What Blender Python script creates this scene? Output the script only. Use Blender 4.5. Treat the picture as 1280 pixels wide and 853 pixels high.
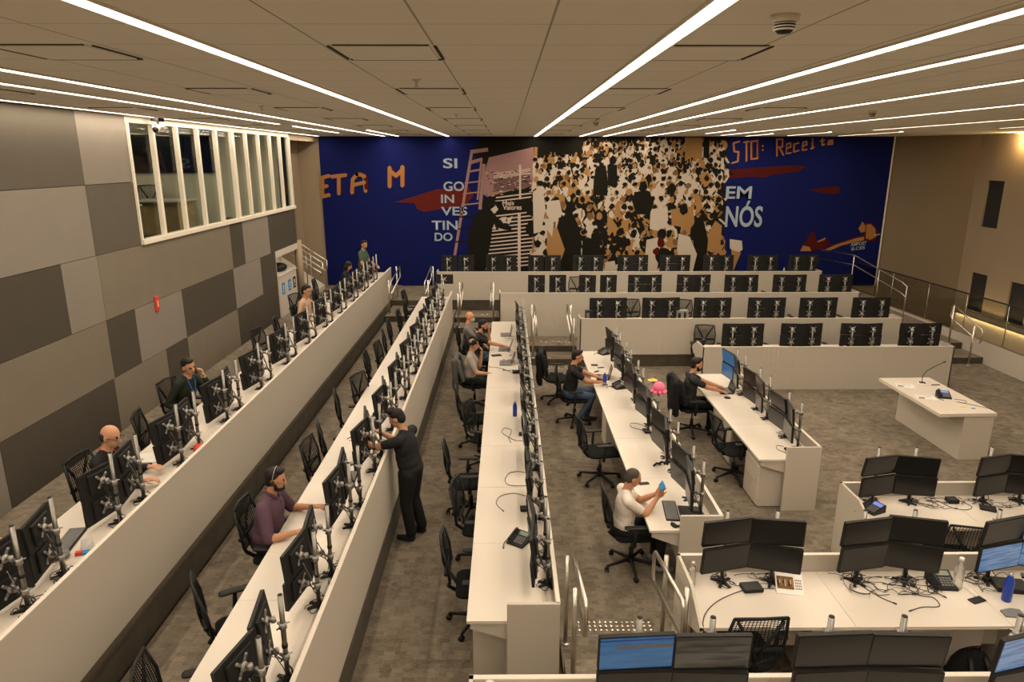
import bpy, bmesh, math, random
import numpy as np
from mathutils import Vector, Matrix, Euler

for o in list(bpy.data.objects): bpy.data.objects.remove(o)
scene = bpy.context.scene
col = scene.collection
R = math.radians
PI = math.pi

# ------------------------------------------------------------------ camera
cam_d = bpy.data.cameras.new('camera'); cam = bpy.data.objects.new('camera', cam_d); col.objects.link(cam)
cam.location = (0, 0, 4.55)
cam.rotation_euler = (R(90 - 14.83), 0, R(-0.48))
cam_d.sensor_width = 36; cam_d.lens = 24.385; cam_d.clip_start = 0.05; cam_d.clip_end = 200
scene.camera = cam
# ------------------------------------------------------------------ world, exposure
w = bpy.data.worlds.new('world'); scene.world = w; w.use_nodes = True
w.node_tree.nodes['Background'].inputs[0].default_value = (0.06, 0.045, 0.03, 1)
w.node_tree.nodes['Background'].inputs[1].default_value = 0.15
vs = scene.view_settings
vs.view_transform = 'Standard'; vs.look = 'None'; vs.gamma = 1.0; vs.use_curve_mapping = False
vs.exposure = 0.0
LIGHT_COL = (1.0, 0.83, 0.64)
STRIP_POWER = 6.6        # watts per metre of the ceiling light lines
STRIP_EMIT = 9.0
CEIL = 5.16
# ceiling light lines: x, y start, y end
STRIPS = [(-5.47, -2.8, 21.3), (-4.24, -2.8, 13.7), (-3.57, -2.8, 21.45), (-1.70, -2.8, 21.45), (0.87, -2.8, 21.45),
          (2.19, -2.8, 21.45), (2.89, -2.8, 21.45), (4.16, -2.8, 21.45), (6.05, -2.8, 20.4), (8.35, -2.8, 16.5), (10.5, -2.8, 15.4)]
STRIPS2 = [(-3.15, 16.6, 21.3), (-4.24, 14.6, 18.5), (8.0, 17.8, 20.6), (9.6, 17.5, 20.9), (7.0, 19.0, 21.2), (5.2, 16.5, 18.9)]
for i, (x, y0, y1) in enumerate(STRIPS + STRIPS2):
    ld = bpy.data.lights.new('ceiling_line_lamp', 'AREA'); ld.shape = 'RECTANGLE'
    ld.size = 0.07; ld.size_y = y1 - y0; ld.energy = STRIP_POWER * (y1 - y0); ld.color = LIGHT_COL
    lo = bpy.data.objects.new('ceiling_line_lamp', ld); col.objects.link(lo)
    lo.location = (x, (y0 + y1) / 2, CEIL - 0.012)
for (x, y, z, e) in [(-8.3, 12.5, 5.35, 90), (-8.3, 16.5, 5.35, 90)]:
    ld = bpy.data.lights.new('side_room_lamp', 'AREA'); ld.shape = 'RECTANGLE'; ld.size = 0.15; ld.size_y = 2.6
    ld.energy = e * 0.42; ld.color = (1.0, 0.86, 0.66)
    lo = bpy.data.objects.new('side_room_lamp', ld); col.objects.link(lo); lo.location = (x, y, z)

# ------------------------------------------------------------------ materials
def new_mat(name, color, rough=0.6, metal=0.0, spec=0.5, emit=None, es=0.0, noise=0.0, nscale=8.0, alpha=1.0, trans=0.0, coat=0.0):
    m = bpy.data.materials.new(name); m.use_nodes = True
    nt = m.node_tree; b = nt.nodes['Principled BSDF']
    b.inputs['Base Color'].default_value = (*color, 1); b.inputs['Roughness'].default_value = rough
    b.inputs['Metallic'].default_value = metal; b.inputs['Specular IOR Level'].default_value = spec
    if coat: b.inputs['Coat Weight'].default_value = coat
    if trans: b.inputs['Transmission Weight'].default_value = trans
    if alpha < 1: b.inputs['Alpha'].default_value = alpha
    if emit: b.inputs['Emission Color'].default_value = (*emit, 1); b.inputs['Emission Strength'].default_value = es
    if noise > 0:
        tc = nt.nodes.new('ShaderNodeTexCoord'); n = nt.nodes.new('ShaderNodeTexNoise'); n.inputs['Scale'].default_value = nscale
        n.inputs['Detail'].default_value = 4
        mx = nt.nodes.new('ShaderNodeMix'); mx.data_type = 'RGBA'; mx.blend_type = 'MIX'
        mx.inputs[6].default_value = (*[c * (1 - noise) for c in color], 1); mx.inputs[7].default_value = (*[min(1, c * (1 + noise)) for c in color], 1)
        nt.links.new(tc.outputs['Object'], n.inputs['Vector']); nt.links.new(n.outputs['Fac'], mx.inputs[0])
        nt.links.new(mx.outputs[2], b.inputs['Base Color'])
    return m

M = {}
M['white'] = new_mat('white_laminate', (0.60, 0.545, 0.47), 0.38, noise=0.02, nscale=2)
M['panel'] = new_mat('panel_laminate', (0.47, 0.425, 0.355), 0.5, noise=0.03, nscale=1.5)
M['blackp'] = new_mat('black_plastic', (0.009, 0.009, 0.009), 0.5, spec=0.3)
M['housing'] = new_mat('monitor_back', (0.012, 0.012, 0.011), 0.55, spec=0.25, noise=0.1, nscale=30)
M['screen'] = new_mat('dark_screen', (0.008, 0.008, 0.008), 0.25, spec=0.4)
M['seat'] = new_mat('chair_fabric', (0.008, 0.009, 0.009), 0.9, spec=0.15, noise=0.2, nscale=60)
M['chairp'] = new_mat('chair_plastic', (0.009, 0.009, 0.009), 0.55, spec=0.25)
M['chrome'] = new_mat('chrome', (0.27, 0.26, 0.24), 0.36, metal=1.0)
M['silver'] = new_mat('silver_bracket', (0.30, 0.29, 0.27), 0.42, metal=0.6)
M['steel'] = new_mat('brushed_steel', (0.60, 0.57, 0.52), 0.28, metal=1.0, noise=0.05, nscale=20)
M['ledge'] = new_mat('dark_ledge', (0.16, 0.145, 0.115), 0.8)
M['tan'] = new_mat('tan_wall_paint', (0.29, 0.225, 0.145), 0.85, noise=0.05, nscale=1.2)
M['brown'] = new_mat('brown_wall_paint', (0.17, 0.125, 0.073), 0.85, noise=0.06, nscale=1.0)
M['cream'] = new_mat('cream_wall', (0.62, 0.53, 0.40), 0.8)
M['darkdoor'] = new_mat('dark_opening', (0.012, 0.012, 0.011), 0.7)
M['frame'] = new_mat('window_frame_white', (0.72, 0.66, 0.55), 0.5)
M['diff'] = new_mat('light_diffuser', (0.9, 0.9, 0.85), 0.5, emit=(1.0, 0.86, 0.68), es=STRIP_EMIT)
M['slot'] = new_mat('black_slot', (0.008, 0.007, 0.006), 0.8)
M['black'] = new_mat('black_paint', (0.006, 0.006, 0.006), 0.7)
M['rubber'] = new_mat('cable_black', (0.01, 0.01, 0.01), 0.6)
M['whitep'] = new_mat('white_plastic', (0.75, 0.73, 0.68), 0.4)
M['paper'] = new_mat('paper', (0.72, 0.70, 0.65), 0.8)
M['bluep'] = new_mat('blue_bottle_paint', (0.010, 0.045, 0.36), 0.3)
M['clear'] = new_mat('clear_plastic', (0.9, 0.92, 0.9), 0.08, trans=0.95, alpha=0.7)
M['glass'] = new_mat('glass_pane', (0.78, 0.84, 0.78), 0.02, spec=0.5, alpha=0.10)
M['glassr'] = new_mat('rail_glass', (0.5, 0.55, 0.5), 0.03, spec=0.5, alpha=0.10)
M['grey'] = new_mat('grey_plastic', (0.16, 0.16, 0.16), 0.5)
M['pink'] = new_mat('pink_plush', (0.85, 0.16, 0.30), 0.8)
M['yellow'] = new_mat('yellow_foam', (0.75, 0.50, 0.10), 0.7)
M['red'] = new_mat('red_paint', (0.62, 0.045, 0.02), 0.5)
M['lcd'] = new_mat('phone_display', (0.05, 0.06, 0.1), 0.3, emit=(0.25, 0.35, 1.0), es=0.7)
M['lcdg'] = new_mat('phone_display_grey', (0.16, 0.2, 0.16), 0.3)
M['green'] = new_mat('tactile_steel', (0.62, 0.58, 0.52), 0.25, metal=1.0)
M['signblue'] = new_mat('sign_blue', (0.01, 0.22, 0.52), 0.5)
M['wood'] = new_mat('drawer_wood', (0.36, 0.25, 0.12), 0.6)
M['purple'] = new_mat('purple_print', (0.14, 0.05, 0.36), 0.5)

def glass_mat(name, tint, refl):
    m = bpy.data.materials.new(name); m.use_nodes = True; nt = m.node_tree; nt.nodes.remove(nt.nodes['Principled BSDF'])
    t = nt.nodes.new('ShaderNodeBsdfTransparent'); t.inputs[0].default_value = (*tint, 1); g = nt.nodes.new('ShaderNodeBsdfGlossy'); g.inputs['Roughness'].default_value = 0.02
    fr = nt.nodes.new('ShaderNodeLayerWeight'); fr.inputs[0].default_value = 0.5; pw = nt.nodes.new('ShaderNodeMath'); pw.operation = 'POWER'; pw.inputs[1].default_value = 5.0; mu = nt.nodes.new('ShaderNodeMath'); mu.operation = 'MULTIPLY_ADD'; mu.inputs[1].default_value = 0.5 * refl; mu.inputs[2].default_value = 0.03 * refl
    mx = nt.nodes.new('ShaderNodeMixShader'); nt.links.new(fr.outputs['Facing'], pw.inputs[0]); nt.links.new(pw.outputs[0], mu.inputs[0]); nt.links.new(mu.outputs[0], mx.inputs[0]); nt.links.new(t.outputs[0], mx.inputs[1]); nt.links.new(g.outputs[0], mx.inputs[2])
    nt.links.new(mx.outputs[0], nt.nodes['Material Output'].inputs[0]); return m
M['glass'] = glass_mat('glass_pane', (0.80, 0.84, 0.80), 0.9)
M['glassr'] = glass_mat('rail_glass', (0.80, 0.80, 0.76), 1.0)
def lit_screen(name, c1, c2, st, freq=3.0):
    m = bpy.data.materials.new(name); m.use_nodes = True; nt = m.node_tree; b = nt.nodes['Principled BSDF']
    b.inputs['Base Color'].default_value = (0.01, 0.01, 0.01, 1); b.inputs['Roughness'].default_value = 0.25
    tc = nt.nodes.new('ShaderNodeTexCoord'); mp = nt.nodes.new('ShaderNodeMapping'); mp.inputs['Scale'].default_value = (1.5, 1, 14)
    n = nt.nodes.new('ShaderNodeTexNoise'); n.inputs['Scale'].default_value = freq; n.inputs['Detail'].default_value = 1
    cr = nt.nodes.new('ShaderNodeValToRGB'); cr.color_ramp.elements[0].color = (*c1, 1); cr.color_ramp.elements[0].position = 0.42
    cr.color_ramp.elements[1].color = (*c2, 1); cr.color_ramp.elements[1].position = 0.58
    nt.links.new(tc.outputs['Object'], mp.inputs[0]); nt.links.new(mp.outputs[0], n.inputs['Vector']); nt.links.new(n.outputs['Fac'], cr.inputs[0])
    nt.links.new(cr.outputs[0], b.inputs['Emission Color']); b.inputs['Emission Strength'].default_value = st
    return m
M['lit'] = lit_screen('lit_blue_screen', (0.012, 0.072, 0.165), (0.016, 0.095, 0.205), 1.0)
M['lit2'] = lit_screen('lit_pale_screen', (0.05, 0.12, 0.24), (0.12, 0.2, 0.34), 1.0)
M['lit3'] = lit_screen('dim_window_screen', (0.010, 0.009, 0.007), (0.045, 0.038, 0.028), 0.9, 2.0)

def carpet(name, wall=False):
    m = bpy.data.materials.new(name); m.use_nodes = True; nt = m.node_tree; b = nt.nodes['Principled BSDF']
    L = nt.links.new; b.inputs['Roughness'].default_value = 0.95; b.inputs['Specular IOR Level'].default_value = 0.15
    tc = nt.nodes.new('ShaderNodeTexCoord'); mp = nt.nodes.new('ShaderNodeMapping')
    L(tc.outputs['Object'], mp.inputs[0])
    def bricks(w_, h_, off, sc):
        br = nt.nodes.new('ShaderNodeTexBrick'); br.offset = off; br.squash = 0.6; br.squash_frequency = 2; br.inputs['Scale'].default_value = 1.0
        br.inputs['Brick Width'].default_value = w_; br.inputs['Row Height'].default_value = h_; br.inputs['Mortar Size'].default_value = 0.0
        br.inputs['Color1'].default_value = (0, 0, 0, 1); br.inputs['Color2'].default_value = (1, 1, 1, 1); m2 = nt.nodes.new('ShaderNodeMapping'); m2.inputs['Location'].default_value = (sc, sc * 0.7, 0)
        L(mp.outputs[0], m2.inputs[0]); L(m2.outputs[0], br.inputs['Vector']); return br.outputs['Color']
    n1 = nt.nodes.new('ShaderNodeTexNoise'); n1.inputs['Scale'].default_value = 1.6; n1.inputs['Detail'].default_value = 3
    mp2 = nt.nodes.new('ShaderNodeMapping'); mp2.inputs['Scale'].default_value = (7.0, 15.0, 7.0)
    n2 = nt.nodes.new('ShaderNodeTexNoise'); n2.inputs['Scale'].default_value = 3.0; n2.inputs['Detail'].default_value = 6; n2.inputs['Roughness'].default_value = 0.7
    L(tc.outputs['Object'], n1.inputs['Vector']); L(tc.outputs['Object'], mp2.inputs[0]); L(mp2.outputs[0], n2.inputs['Vector'])
    def mth(op, a, bb):
        x = nt.nodes.new('ShaderNodeMath'); x.operation = op
        for i, v in enumerate((a, bb)):
            if isinstance(v, (int, float)): x.inputs[i].default_value = v
            else: L(v, x.inputs[i])
        return x.outputs[0]
    s = mth('ADD', mth('ADD', mth('MULTIPLY', bricks(0.17, 0.115, 0.43, 0.0), 0.15), mth('MULTIPLY', bricks(0.11, 0.058, 0.31, 3.37), 0.17)), mth('ADD', mth('MULTIPLY', n2.outputs['Fac'], 0.62), mth('MULTIPLY', n1.outputs['Fac'], 0.30)))
    cr = nt.nodes.new('ShaderNodeValToRGB'); e = cr.color_ramp.elements
    e[0].position = 0.33; e[0].color = (0.076, 0.062, 0.045, 1); e[1].position = 0.86; e[1].color = (0.235, 0.198, 0.150, 1)
    L(s, cr.inputs[0]); L(cr.outputs[0], b.inputs['Base Color'])
    bp = nt.nodes.new('ShaderNodeBump'); bp.inputs['Strength'].default_value = 0.3; bp.inputs['Distance'].default_value = 0.01
    L(n2.outputs['Fac'], bp.inputs['Height']); L(bp.outputs[0], b.inputs['Normal'])
    return m
M['carpet'] = carpet('carpet_planks')
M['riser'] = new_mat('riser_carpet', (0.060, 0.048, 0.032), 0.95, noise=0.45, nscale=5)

def ceiling_mat():
    m = bpy.data.materials.new('ceiling_tiles'); m.use_nodes = True; nt = m.node_tree; b = nt.nodes['Principled BSDF']; L = nt.links.new
    b.inputs['Roughness'].default_value = 0.9
    tc = nt.nodes.new('ShaderNodeTexCoord'); sp = nt.nodes.new('ShaderNodeSeparateXYZ'); L(tc.outputs['Object'], sp.inputs[0])
    def mth(op, a, bb=0.0):
        x = nt.nodes.new('ShaderNodeMath'); x.operation = op
        for i, v in enumerate((a, bb)):
            if isinstance(v, (int, float)): x.inputs[i].default_value = v
            else: L(v, x.inputs[i])
        return x.outputs[0]
    def line(c, off, per, wdt):
        t = mth('DIVIDE', mth('SUBTRACT', c, off), per); f = mth('FRACT', mth('ADD', t, 100.0))
        d = mth('MULTIPLY', mth('MINIMUM', f, mth('SUBTRACT', 1.0, f)), per)
        return mth('LESS_THAN', d, wdt)
    ln = mth('MAXIMUM', line(sp.outputs[0], -0.406, 0.62, 0.006), mth('MULTIPLY', line(sp.outputs[1], 3.556, 0.62, 0.005), 0.8))
    mx = nt.nodes.new('ShaderNodeMix'); mx.data_type = 'RGBA'
    n = nt.nodes.new('ShaderNodeTexNoise'); n.inputs['Scale'].default_value = 0.6; L(tc.outputs['Object'], n.inputs['Vector'])
    mx0 = nt.nodes.new('ShaderNodeMix'); mx0.data_type = 'RGBA'; mx0.inputs[6].default_value = (0.76, 0.71, 0.61, 1); mx0.inputs[7].default_value = (0.80, 0.75, 0.65, 1)
    L(n.outputs['Fac'], mx0.inputs[0]); L(mx0.outputs[2], mx.inputs[6]); mx.inputs[7].default_value = (0.36, 0.32, 0.25, 1)
    L(ln, mx.inputs[0]); L(mx.outputs[2], b.inputs['Base Color'])
    return m
M['ceiling'] = ceiling_mat()

# ------------------------------------------------------------------ helpers
class MB:
    def __init__(s): s.v = []; s.f = []; s.m = []; s.sm = []; s.mats = []
    def mi(s, mat):
        if mat not in s.mats: s.mats.append(mat)
        return s.mats.index(mat)
    def add(s, vs_, fs, mat='x', smooth=False, T=None):
        b = len(s.v); k = s.mi(mat)
        for v in vs_:
            v = Vector(v); s.v.append(tuple(T @ v) if T is not None else tuple(v))
        for f in fs: s.f.append(tuple(i + b for i in f)); s.m.append(k); s.sm.append(smooth)
        return s
    def box(s, x0, x1, y0, y1, z0, z1, mat='x', T=None):
        vs_ = [(x, y, z) for z in (z0, z1) for y in (y0, y1) for x in (x0, x1)]
        return s.add(vs_, [(0, 2, 3, 1), (4, 5, 7, 6), (0, 1, 5, 4), (2, 6, 7, 3), (0, 4, 6, 2), (1, 3, 7, 5)], mat, False, T)
    def rbox(s, x0, x1, y0, y1, z0, z1, r=0.01, mat='x', T=None, seg=3):
        # rounded in plan, chamfered top and bottom
        pts = []
        r = min(r, (x1 - x0) / 2 - 1e-4, (y1 - y0) / 2 - 1e-4)
        for cx, cy, a0 in ((x1 - r, y1 - r, 0), (x0 + r, y1 - r, 90), (x0 + r, y0 + r, 180), (x1 - r, y0 + r, 270)):
            for i in range(seg + 1):
                a = R(a0 + 90 * i / seg); pts.append((cx, cy, math.cos(a) * r, math.sin(a) * r))
        c = min(r * 0.5, (z1 - z0) * 0.3); n = len(pts); vs_ = []
        for z, k in ((z0, 0.5), (z0 + c, 1), (z1 - c, 1), (z1, 0.5)):
            for (cx, cy, dx, dy) in pts: vs_.append((cx + dx * k, cy + dy * k, z))
        fs = [tuple(range(n - 1, -1, -1)), tuple(range(3 * n, 4 * n))]
        for q in range(3):
            for i in range(n): j = (i + 1) % n; fs.append((q * n + i, q * n + j, (q + 1) * n + j, (q + 1) * n + i))
        return s.add(vs_, fs, mat, False, T)
    def tube(s, pts, r, n=8, mat='x', T=None, caps=True, smooth=True):
        pts = [Vector(p) for p in pts]; rr = r if isinstance(r, (list, tuple)) else [r] * len(pts)
        vs_ = []; fs = []; prev = None
        for i, p in enumerate(pts):
            d = (pts[min(i + 1, len(pts) - 1)] - pts[max(i - 1, 0)])
            if d.length < 1e-9: d = Vector((0, 0, 1))
            d.normalize()
            if prev is None:
                a = Vector((0, 0, 1)) if abs(d.z) < 0.9 else Vector((1, 0, 0)); u = d.cross(a).normalized()
            else:
                u = prev - d * prev.dot(d)
                if u.length < 1e-6: u = d.orthogonal()
                u.normalize()
            prev = u; v2 = d.cross(u)
            for k in range(n):
                a = 2 * PI * k / n; vs_.append(p + (u * math.cos(a) + v2 * math.sin(a)) * rr[i])
        for i in range(len(pts) - 1):
            for k in range(n):
                j = (k + 1) % n; fs.append((i * n + k, i * n + j, (i + 1) * n + j, (i + 1) * n + k))
        if caps: fs.append(tuple(range(n - 1, -1, -1))); fs.append(tuple((len(pts) - 1) * n + k for k in range(n)))
        return s.add(vs_, fs, mat, smooth, T)
    def lathe(s, prof, n=14, c=(0, 0, 0), mat='x', T=None, smooth=True):
        vs_ = []; fs = []
        for (r_, z) in prof:
            for k in range(n): a = 2 * PI * k / n; vs_.append((c[0] + r_ * math.cos(a), c[1] + r_ * math.sin(a), c[2] + z))
        for i in range(len(prof) - 1):
            for k in range(n): j = (k + 1) % n; fs.append((i * n + k, i * n + j, (i + 1) * n + j, (i + 1) * n + k))
        fs.append(tuple(range(n - 1, -1, -1))); fs.append(tuple((len(prof) - 1) * n + k for k in range(n)))
        return s.add(vs_, fs, mat, smooth, T)
    def sphere(s, c, r, n=10, mat='x', T=None):
        rx, ry, rz = r if isinstance(r, (tuple, list)) else (r, r, r); vs_ = []; fs = []; m_ = n // 2
        for i in range(1, m_):
            t = PI * i / m_
            for k in range(n): a = 2 * PI * k / n; vs_.append((c[0] + rx * math.sin(t) * math.cos(a), c[1] + ry * math.sin(t) * math.sin(a), c[2] + rz * math.cos(t)))
        top = len(vs_); vs_.append((c[0], c[1], c[2] + rz)); bot = len(vs_); vs_.append((c[0], c[1], c[2] - rz))
        for i in range(m_ - 2):
            for k in range(n): j = (k + 1) % n; fs.append((i * n + k, (i + 1) * n + k, (i + 1) * n + j, i * n + j))
        for k in range(n): j = (k + 1) % n; fs.append((top, k, j)); fs.append((bot, (m_ - 2) * n + j, (m_ - 2) * n + k))
        return s.add(vs_, fs, mat, True, T)
    def prism(s, poly, z0, z1, mat='x', T=None):
        n = len(poly); vs_ = [(x, y, z0) for x, y in poly] + [(x, y, z1) for x, y in poly]
        fs = [tuple(range(n - 1, -1, -1)), tuple(range(n, 2 * n))] + [(i, (i + 1) % n, n + (i + 1) % n, n + i) for i in range(n)]
        return s.add(vs_, fs, mat, False, T)
    def mesh(s, name, mats=None):
        me = bpy.data.meshes.new(name); me.from_pydata(s.v, [], s.f)
        names = mats or s.mats
        for k in names: me.materials.append(M[k] if isinstance(k, str) else k)
        me.polygons.foreach_set('material_index', s.m if not mats else [min(i, len(names) - 1) for i in s.m]); me.polygons.foreach_set('use_smooth', s.sm)
        me.update(); return me
    def build(s, name, mat=None, parent=None, loc=None, rz=0):
        me = s.mesh(name, [mat] if mat else None); return put(name, me, parent, loc, rz)
def put(name, me, parent=None, loc=None, rz=0):
    o = bpy.data.objects.new(name, me); col.objects.link(o)
    if parent is not None: o.parent = parent
    if loc is not None: o.location = loc
    if rz: o.rotation_euler = (0, 0, rz)
    return o
def empty(name, loc, rz=0):
    o = bpy.data.objects.new(name, None); col.objects.link(o); o.location = loc; o.rotation_euler = (0, 0, rz); o.empty_display_size = 0.1; return o
def tag(o, label, cat, group=None):
    o['label'] = label; o['category'] = cat
    if group: o['group'] = group
    return o
def struct(o): o['kind'] = 'structure'; return o
def copy_tree(o, parent=None):
    c = o.copy(); col.objects.link(c)
    if parent is not None: c.parent = parent
    for ch in list(o.children): copy_tree(ch, c)
    return c
def TM(loc=(0, 0, 0), rx=0, ry=0, rz=0): return Matrix.Translation(loc) @ Euler((rx, ry, rz)).to_matrix().to_4x4()
ORD = ['first', 'second', 'third', 'fourth', 'fifth', 'sixth', 'seventh', 'eighth', 'ninth', 'tenth', 'eleventh', 'twelfth', 'thirteenth',
       'fourteenth', 'fifteenth', 'sixteenth', 'seventeenth', 'eighteenth', 'nineteenth', 'twentieth', 'twenty-first', 'twenty-second', 'twenty-third', 'twenty-fourth', 'twenty-fifth', 'twenty-sixth', 'twenty-seventh', 'twenty-eighth']
rnd = random.Random(11)

# ------------------------------------------------------------------ the room
ZB = 0.64
f = MB(); f.box(-1.42, 10.85, -3, 21.7, -0.1, 0.0); struct(f.build('floor', 'carpet'))
f = MB(); f.box(-3.22, -1.44, -3, 21.7, -0.1, 0.33); struct(f.build('floor', 'carpet'))
f = MB(); f.box(-9.0, -3.30, -3, 21.7, -0.1, 0.66); struct(f.build('floor', 'carpet'))
f = MB(); f.box(10.96, 12.55, 8, 21.7, -0.5, -0.4); struct(f.build('floor', 'carpet'))
# carpeted risers under the two left partitions
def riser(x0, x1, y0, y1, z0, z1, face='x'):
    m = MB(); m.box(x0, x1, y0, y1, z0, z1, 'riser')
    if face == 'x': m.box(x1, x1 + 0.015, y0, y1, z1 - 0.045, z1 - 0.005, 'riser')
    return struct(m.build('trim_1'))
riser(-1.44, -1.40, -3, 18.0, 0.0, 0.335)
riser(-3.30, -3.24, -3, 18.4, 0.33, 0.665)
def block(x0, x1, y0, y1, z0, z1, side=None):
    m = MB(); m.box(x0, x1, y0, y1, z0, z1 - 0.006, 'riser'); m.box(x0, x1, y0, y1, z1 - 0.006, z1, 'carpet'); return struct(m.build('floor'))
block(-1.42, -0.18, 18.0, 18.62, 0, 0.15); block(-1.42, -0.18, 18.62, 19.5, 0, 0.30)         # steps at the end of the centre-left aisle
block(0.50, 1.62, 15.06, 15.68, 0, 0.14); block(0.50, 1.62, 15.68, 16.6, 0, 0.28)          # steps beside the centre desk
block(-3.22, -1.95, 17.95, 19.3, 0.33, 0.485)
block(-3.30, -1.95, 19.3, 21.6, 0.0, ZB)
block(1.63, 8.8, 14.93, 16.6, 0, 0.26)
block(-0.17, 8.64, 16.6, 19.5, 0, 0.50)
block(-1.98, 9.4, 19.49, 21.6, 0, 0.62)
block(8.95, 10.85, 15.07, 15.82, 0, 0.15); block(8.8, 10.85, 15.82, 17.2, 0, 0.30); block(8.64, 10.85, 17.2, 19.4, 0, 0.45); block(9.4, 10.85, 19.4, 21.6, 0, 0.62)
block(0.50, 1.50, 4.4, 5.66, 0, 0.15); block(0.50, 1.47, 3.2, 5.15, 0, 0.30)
block(1.47, 10.85, 3.5, 5.40, 0, 0.30); block(-0.23, 10.85, -3, 3.55, 0, 0.60)
# ceiling
m = MB(); m.box(-5.7, 13.1, -3, 21.75, CEIL, CEIL + 0.12); struct(m.build('ceiling', 'ceiling'))
m = MB(); m.box(-5.72, 13.1, -3.1, -3.0, -0.1, CEIL); struct(m.build('wall_front', 'tan'))
m = MB(); m.box(10.86, 10.95, -3.0, 8.0, 0, CEIL); m.box(10.86, 13.15, 7.9, 8.0, -0.5, CEIL); struct(m.build('wall_front_right', 'tan'))
# back wall: tan stretch at the left, the painted stretch is the mural panel in front of it
m = MB(); m.box(-9.0, 11.75, 21.66, 21.76, -0.1, CEIL + 0.1, 'tan'); struct(m.build('wall_back'))
m = MB(); T = TM()
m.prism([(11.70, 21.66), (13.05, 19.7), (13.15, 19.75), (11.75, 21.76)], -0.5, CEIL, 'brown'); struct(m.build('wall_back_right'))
# right wall with its dark openings
openings = [(18.50, 19.15, 2.71, 3.95), (18.52, 19.19, 0.40, 1.45), (16.95, 17.63, 0.40, 1.45), (15.2, 16.6, 2.71, 3.95), (15.2, 16.0, 0.40, 1.45)]
m = MB()
ys = sorted({8.0, 19.75} | {o[0] for o in openings} | {o[1] for o in openings}); zs = [-0.5, 0.40, 1.45, 2.71, 3.95, CEIL]
for i in range(len(ys) - 1):
    for j in range(len(zs) - 1):
        yc = (ys[i] + ys[i + 1]) / 2; zc = (zs[j] + zs[j + 1]) / 2
        if not any(o[0] < yc < o[1] and o[2] < zc < o[3] for o in openings): m.box(13.05, 13.12, ys[i], ys[i + 1], zs[j], zs[j + 1], 'tan')
struct(m.build('wall_right'))
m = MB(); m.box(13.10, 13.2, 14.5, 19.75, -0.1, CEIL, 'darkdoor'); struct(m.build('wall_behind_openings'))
m = MB(); m.box(12.55, 13.05, 8.0, 19.0, 0.37, 0.40, 'ledge'); m.box(12.62, 13.05, 8.0, 18.95, -0.4, 0.37, 'cream'); struct(m.build('trim_2'))
# right low parapet
m = MB(); m.prism([(10.85, 15.06), (10.88, 14.5), (10.95, 8.0), (11.05, 8.0), (10.97, 15.0), (10.77, 21.6), (10.66, 21.6)], -0.4, 0.50, 'panel')
struct(m.build('trim_3'))
# glow line under the ledge and the wall washer at the top of the right wall
for (loc, sx, sy, e, rot) in [((12.585, 13.6, 0.362), 0.03, 10.6, 30, (0, R(12), 0))]:
    ld = bpy.data.lights.new('ledge_lamp', 'AREA'); ld.shape = 'RECTANGLE'; ld.size = sx; ld.size_y = sy; ld.energy = e; ld.color = (1.0, 0.72, 0.34)
    lo = bpy.data.objects.new('ledge_lamp', ld); col.objects.link(lo); lo.location = loc; lo.rotation_euler = rot
ld = bpy.data.lights.new('downlight_lamp', 'POINT'); ld.energy = 34; ld.color = (1.0, 0.66, 0.30); ld.shadow_soft_size = 0.05
lo = bpy.data.objects.new('downlight_lamp', ld); col.objects.link(lo); lo.location = (12.84, 18.0, 4.98)
m = MB(); m.lathe([(0.055, 0), (0.06, 0.02), (0.045, 0.035)], c=(0, 0, -0.035), mat='whitep'); tag(m.build('downlight', None, None, (12.80, 18.0, CEIL)), 'small round downlight in the ceiling casting a warm glow on the right wall', 'light')
# warm light below the ledge on the wall
ld = bpy.data.lights.new('wall_wash_lamp', 'AREA'); ld.shape = 'RECTANGLE'; ld.size = 0.06; ld.size_y = 5; ld.energy = 20; ld.color = (1.0, 0.70, 0.36)
lo = bpy.data.objects.new('wall_wash_lamp', ld); col.objects.link(lo); lo.location = (12.93, 16.6, 0.43); lo.rotation_euler = (0, R(180 - 22), 0)

# left wall of fabric panels
fab = {'D': (0.072, 0.063, 0.049), 'M': (0.190, 0.163, 0.126), 'L': (0.225, 0.200, 0.170), 'E': (0.108, 0.095, 0.076)}
for k, c in fab.items(): M['fab' + k] = new_mat('wall_fabric_' + k, c, 0.95, spec=0.1, noise=0.06, nscale=2.5)
XW = -5.65
LV = [0.66, 1.47, 2.32, 3.24, 4.19, CEIL]
rows = [[(-3, 7.22, 'L'), (7.22, 9.56, 'D'), (9.56, 11.15, 'M'), (11.15, 11.94, 'D'), (11.94, 14.32, 'M'), (14.32, 17.0, 'D')],
        [(-3, 3.5, 'D'), (3.5, 9.59, 'M'), (9.59, 10.36, 'D'), (10.36, 11.94, 'L'), (11.94, 14.30, 'D'), (14.30, 15.93, 'L'), (15.93, 17.0, 'D')],
        [(-3, 4, 'M'), (4, 8.79, 'D'), (8.79, 9.6, 'L'), (9.6, 14.34, 'M'), (14.34, 15.03, 'D'), (15.03, 16.68, 'L'), (16.68, 18.85, 'D')],
        [(-3, 2, 'E'), (2, 9.58, 'L'), (9.58, 10.82, 'E')],
        [(-3, 9.58, 'E'), (9.58, 10.82, 'L')]]
m = MB()
for j, rw in enumerate(rows):
    for (a, b, c) in rw: m.box(XW - 0.12, XW, a + 0.004, b - 0.004, LV[j] + 0.004, LV[j + 1] - 0.004 if j < 4 else CEIL, 'fab' + c)
m.box(XW - 0.14, XW - 0.02, -3, 17.0, 0.6, 2.32, 'slot'); m.box(XW - 0.14, XW - 0.02, -3, 18.85, 2.32, 3.2, 'slot'); m.box(XW - 0.14, XW - 0.02, -3, 10.8, 3.2, CEIL, 'slot')
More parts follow.
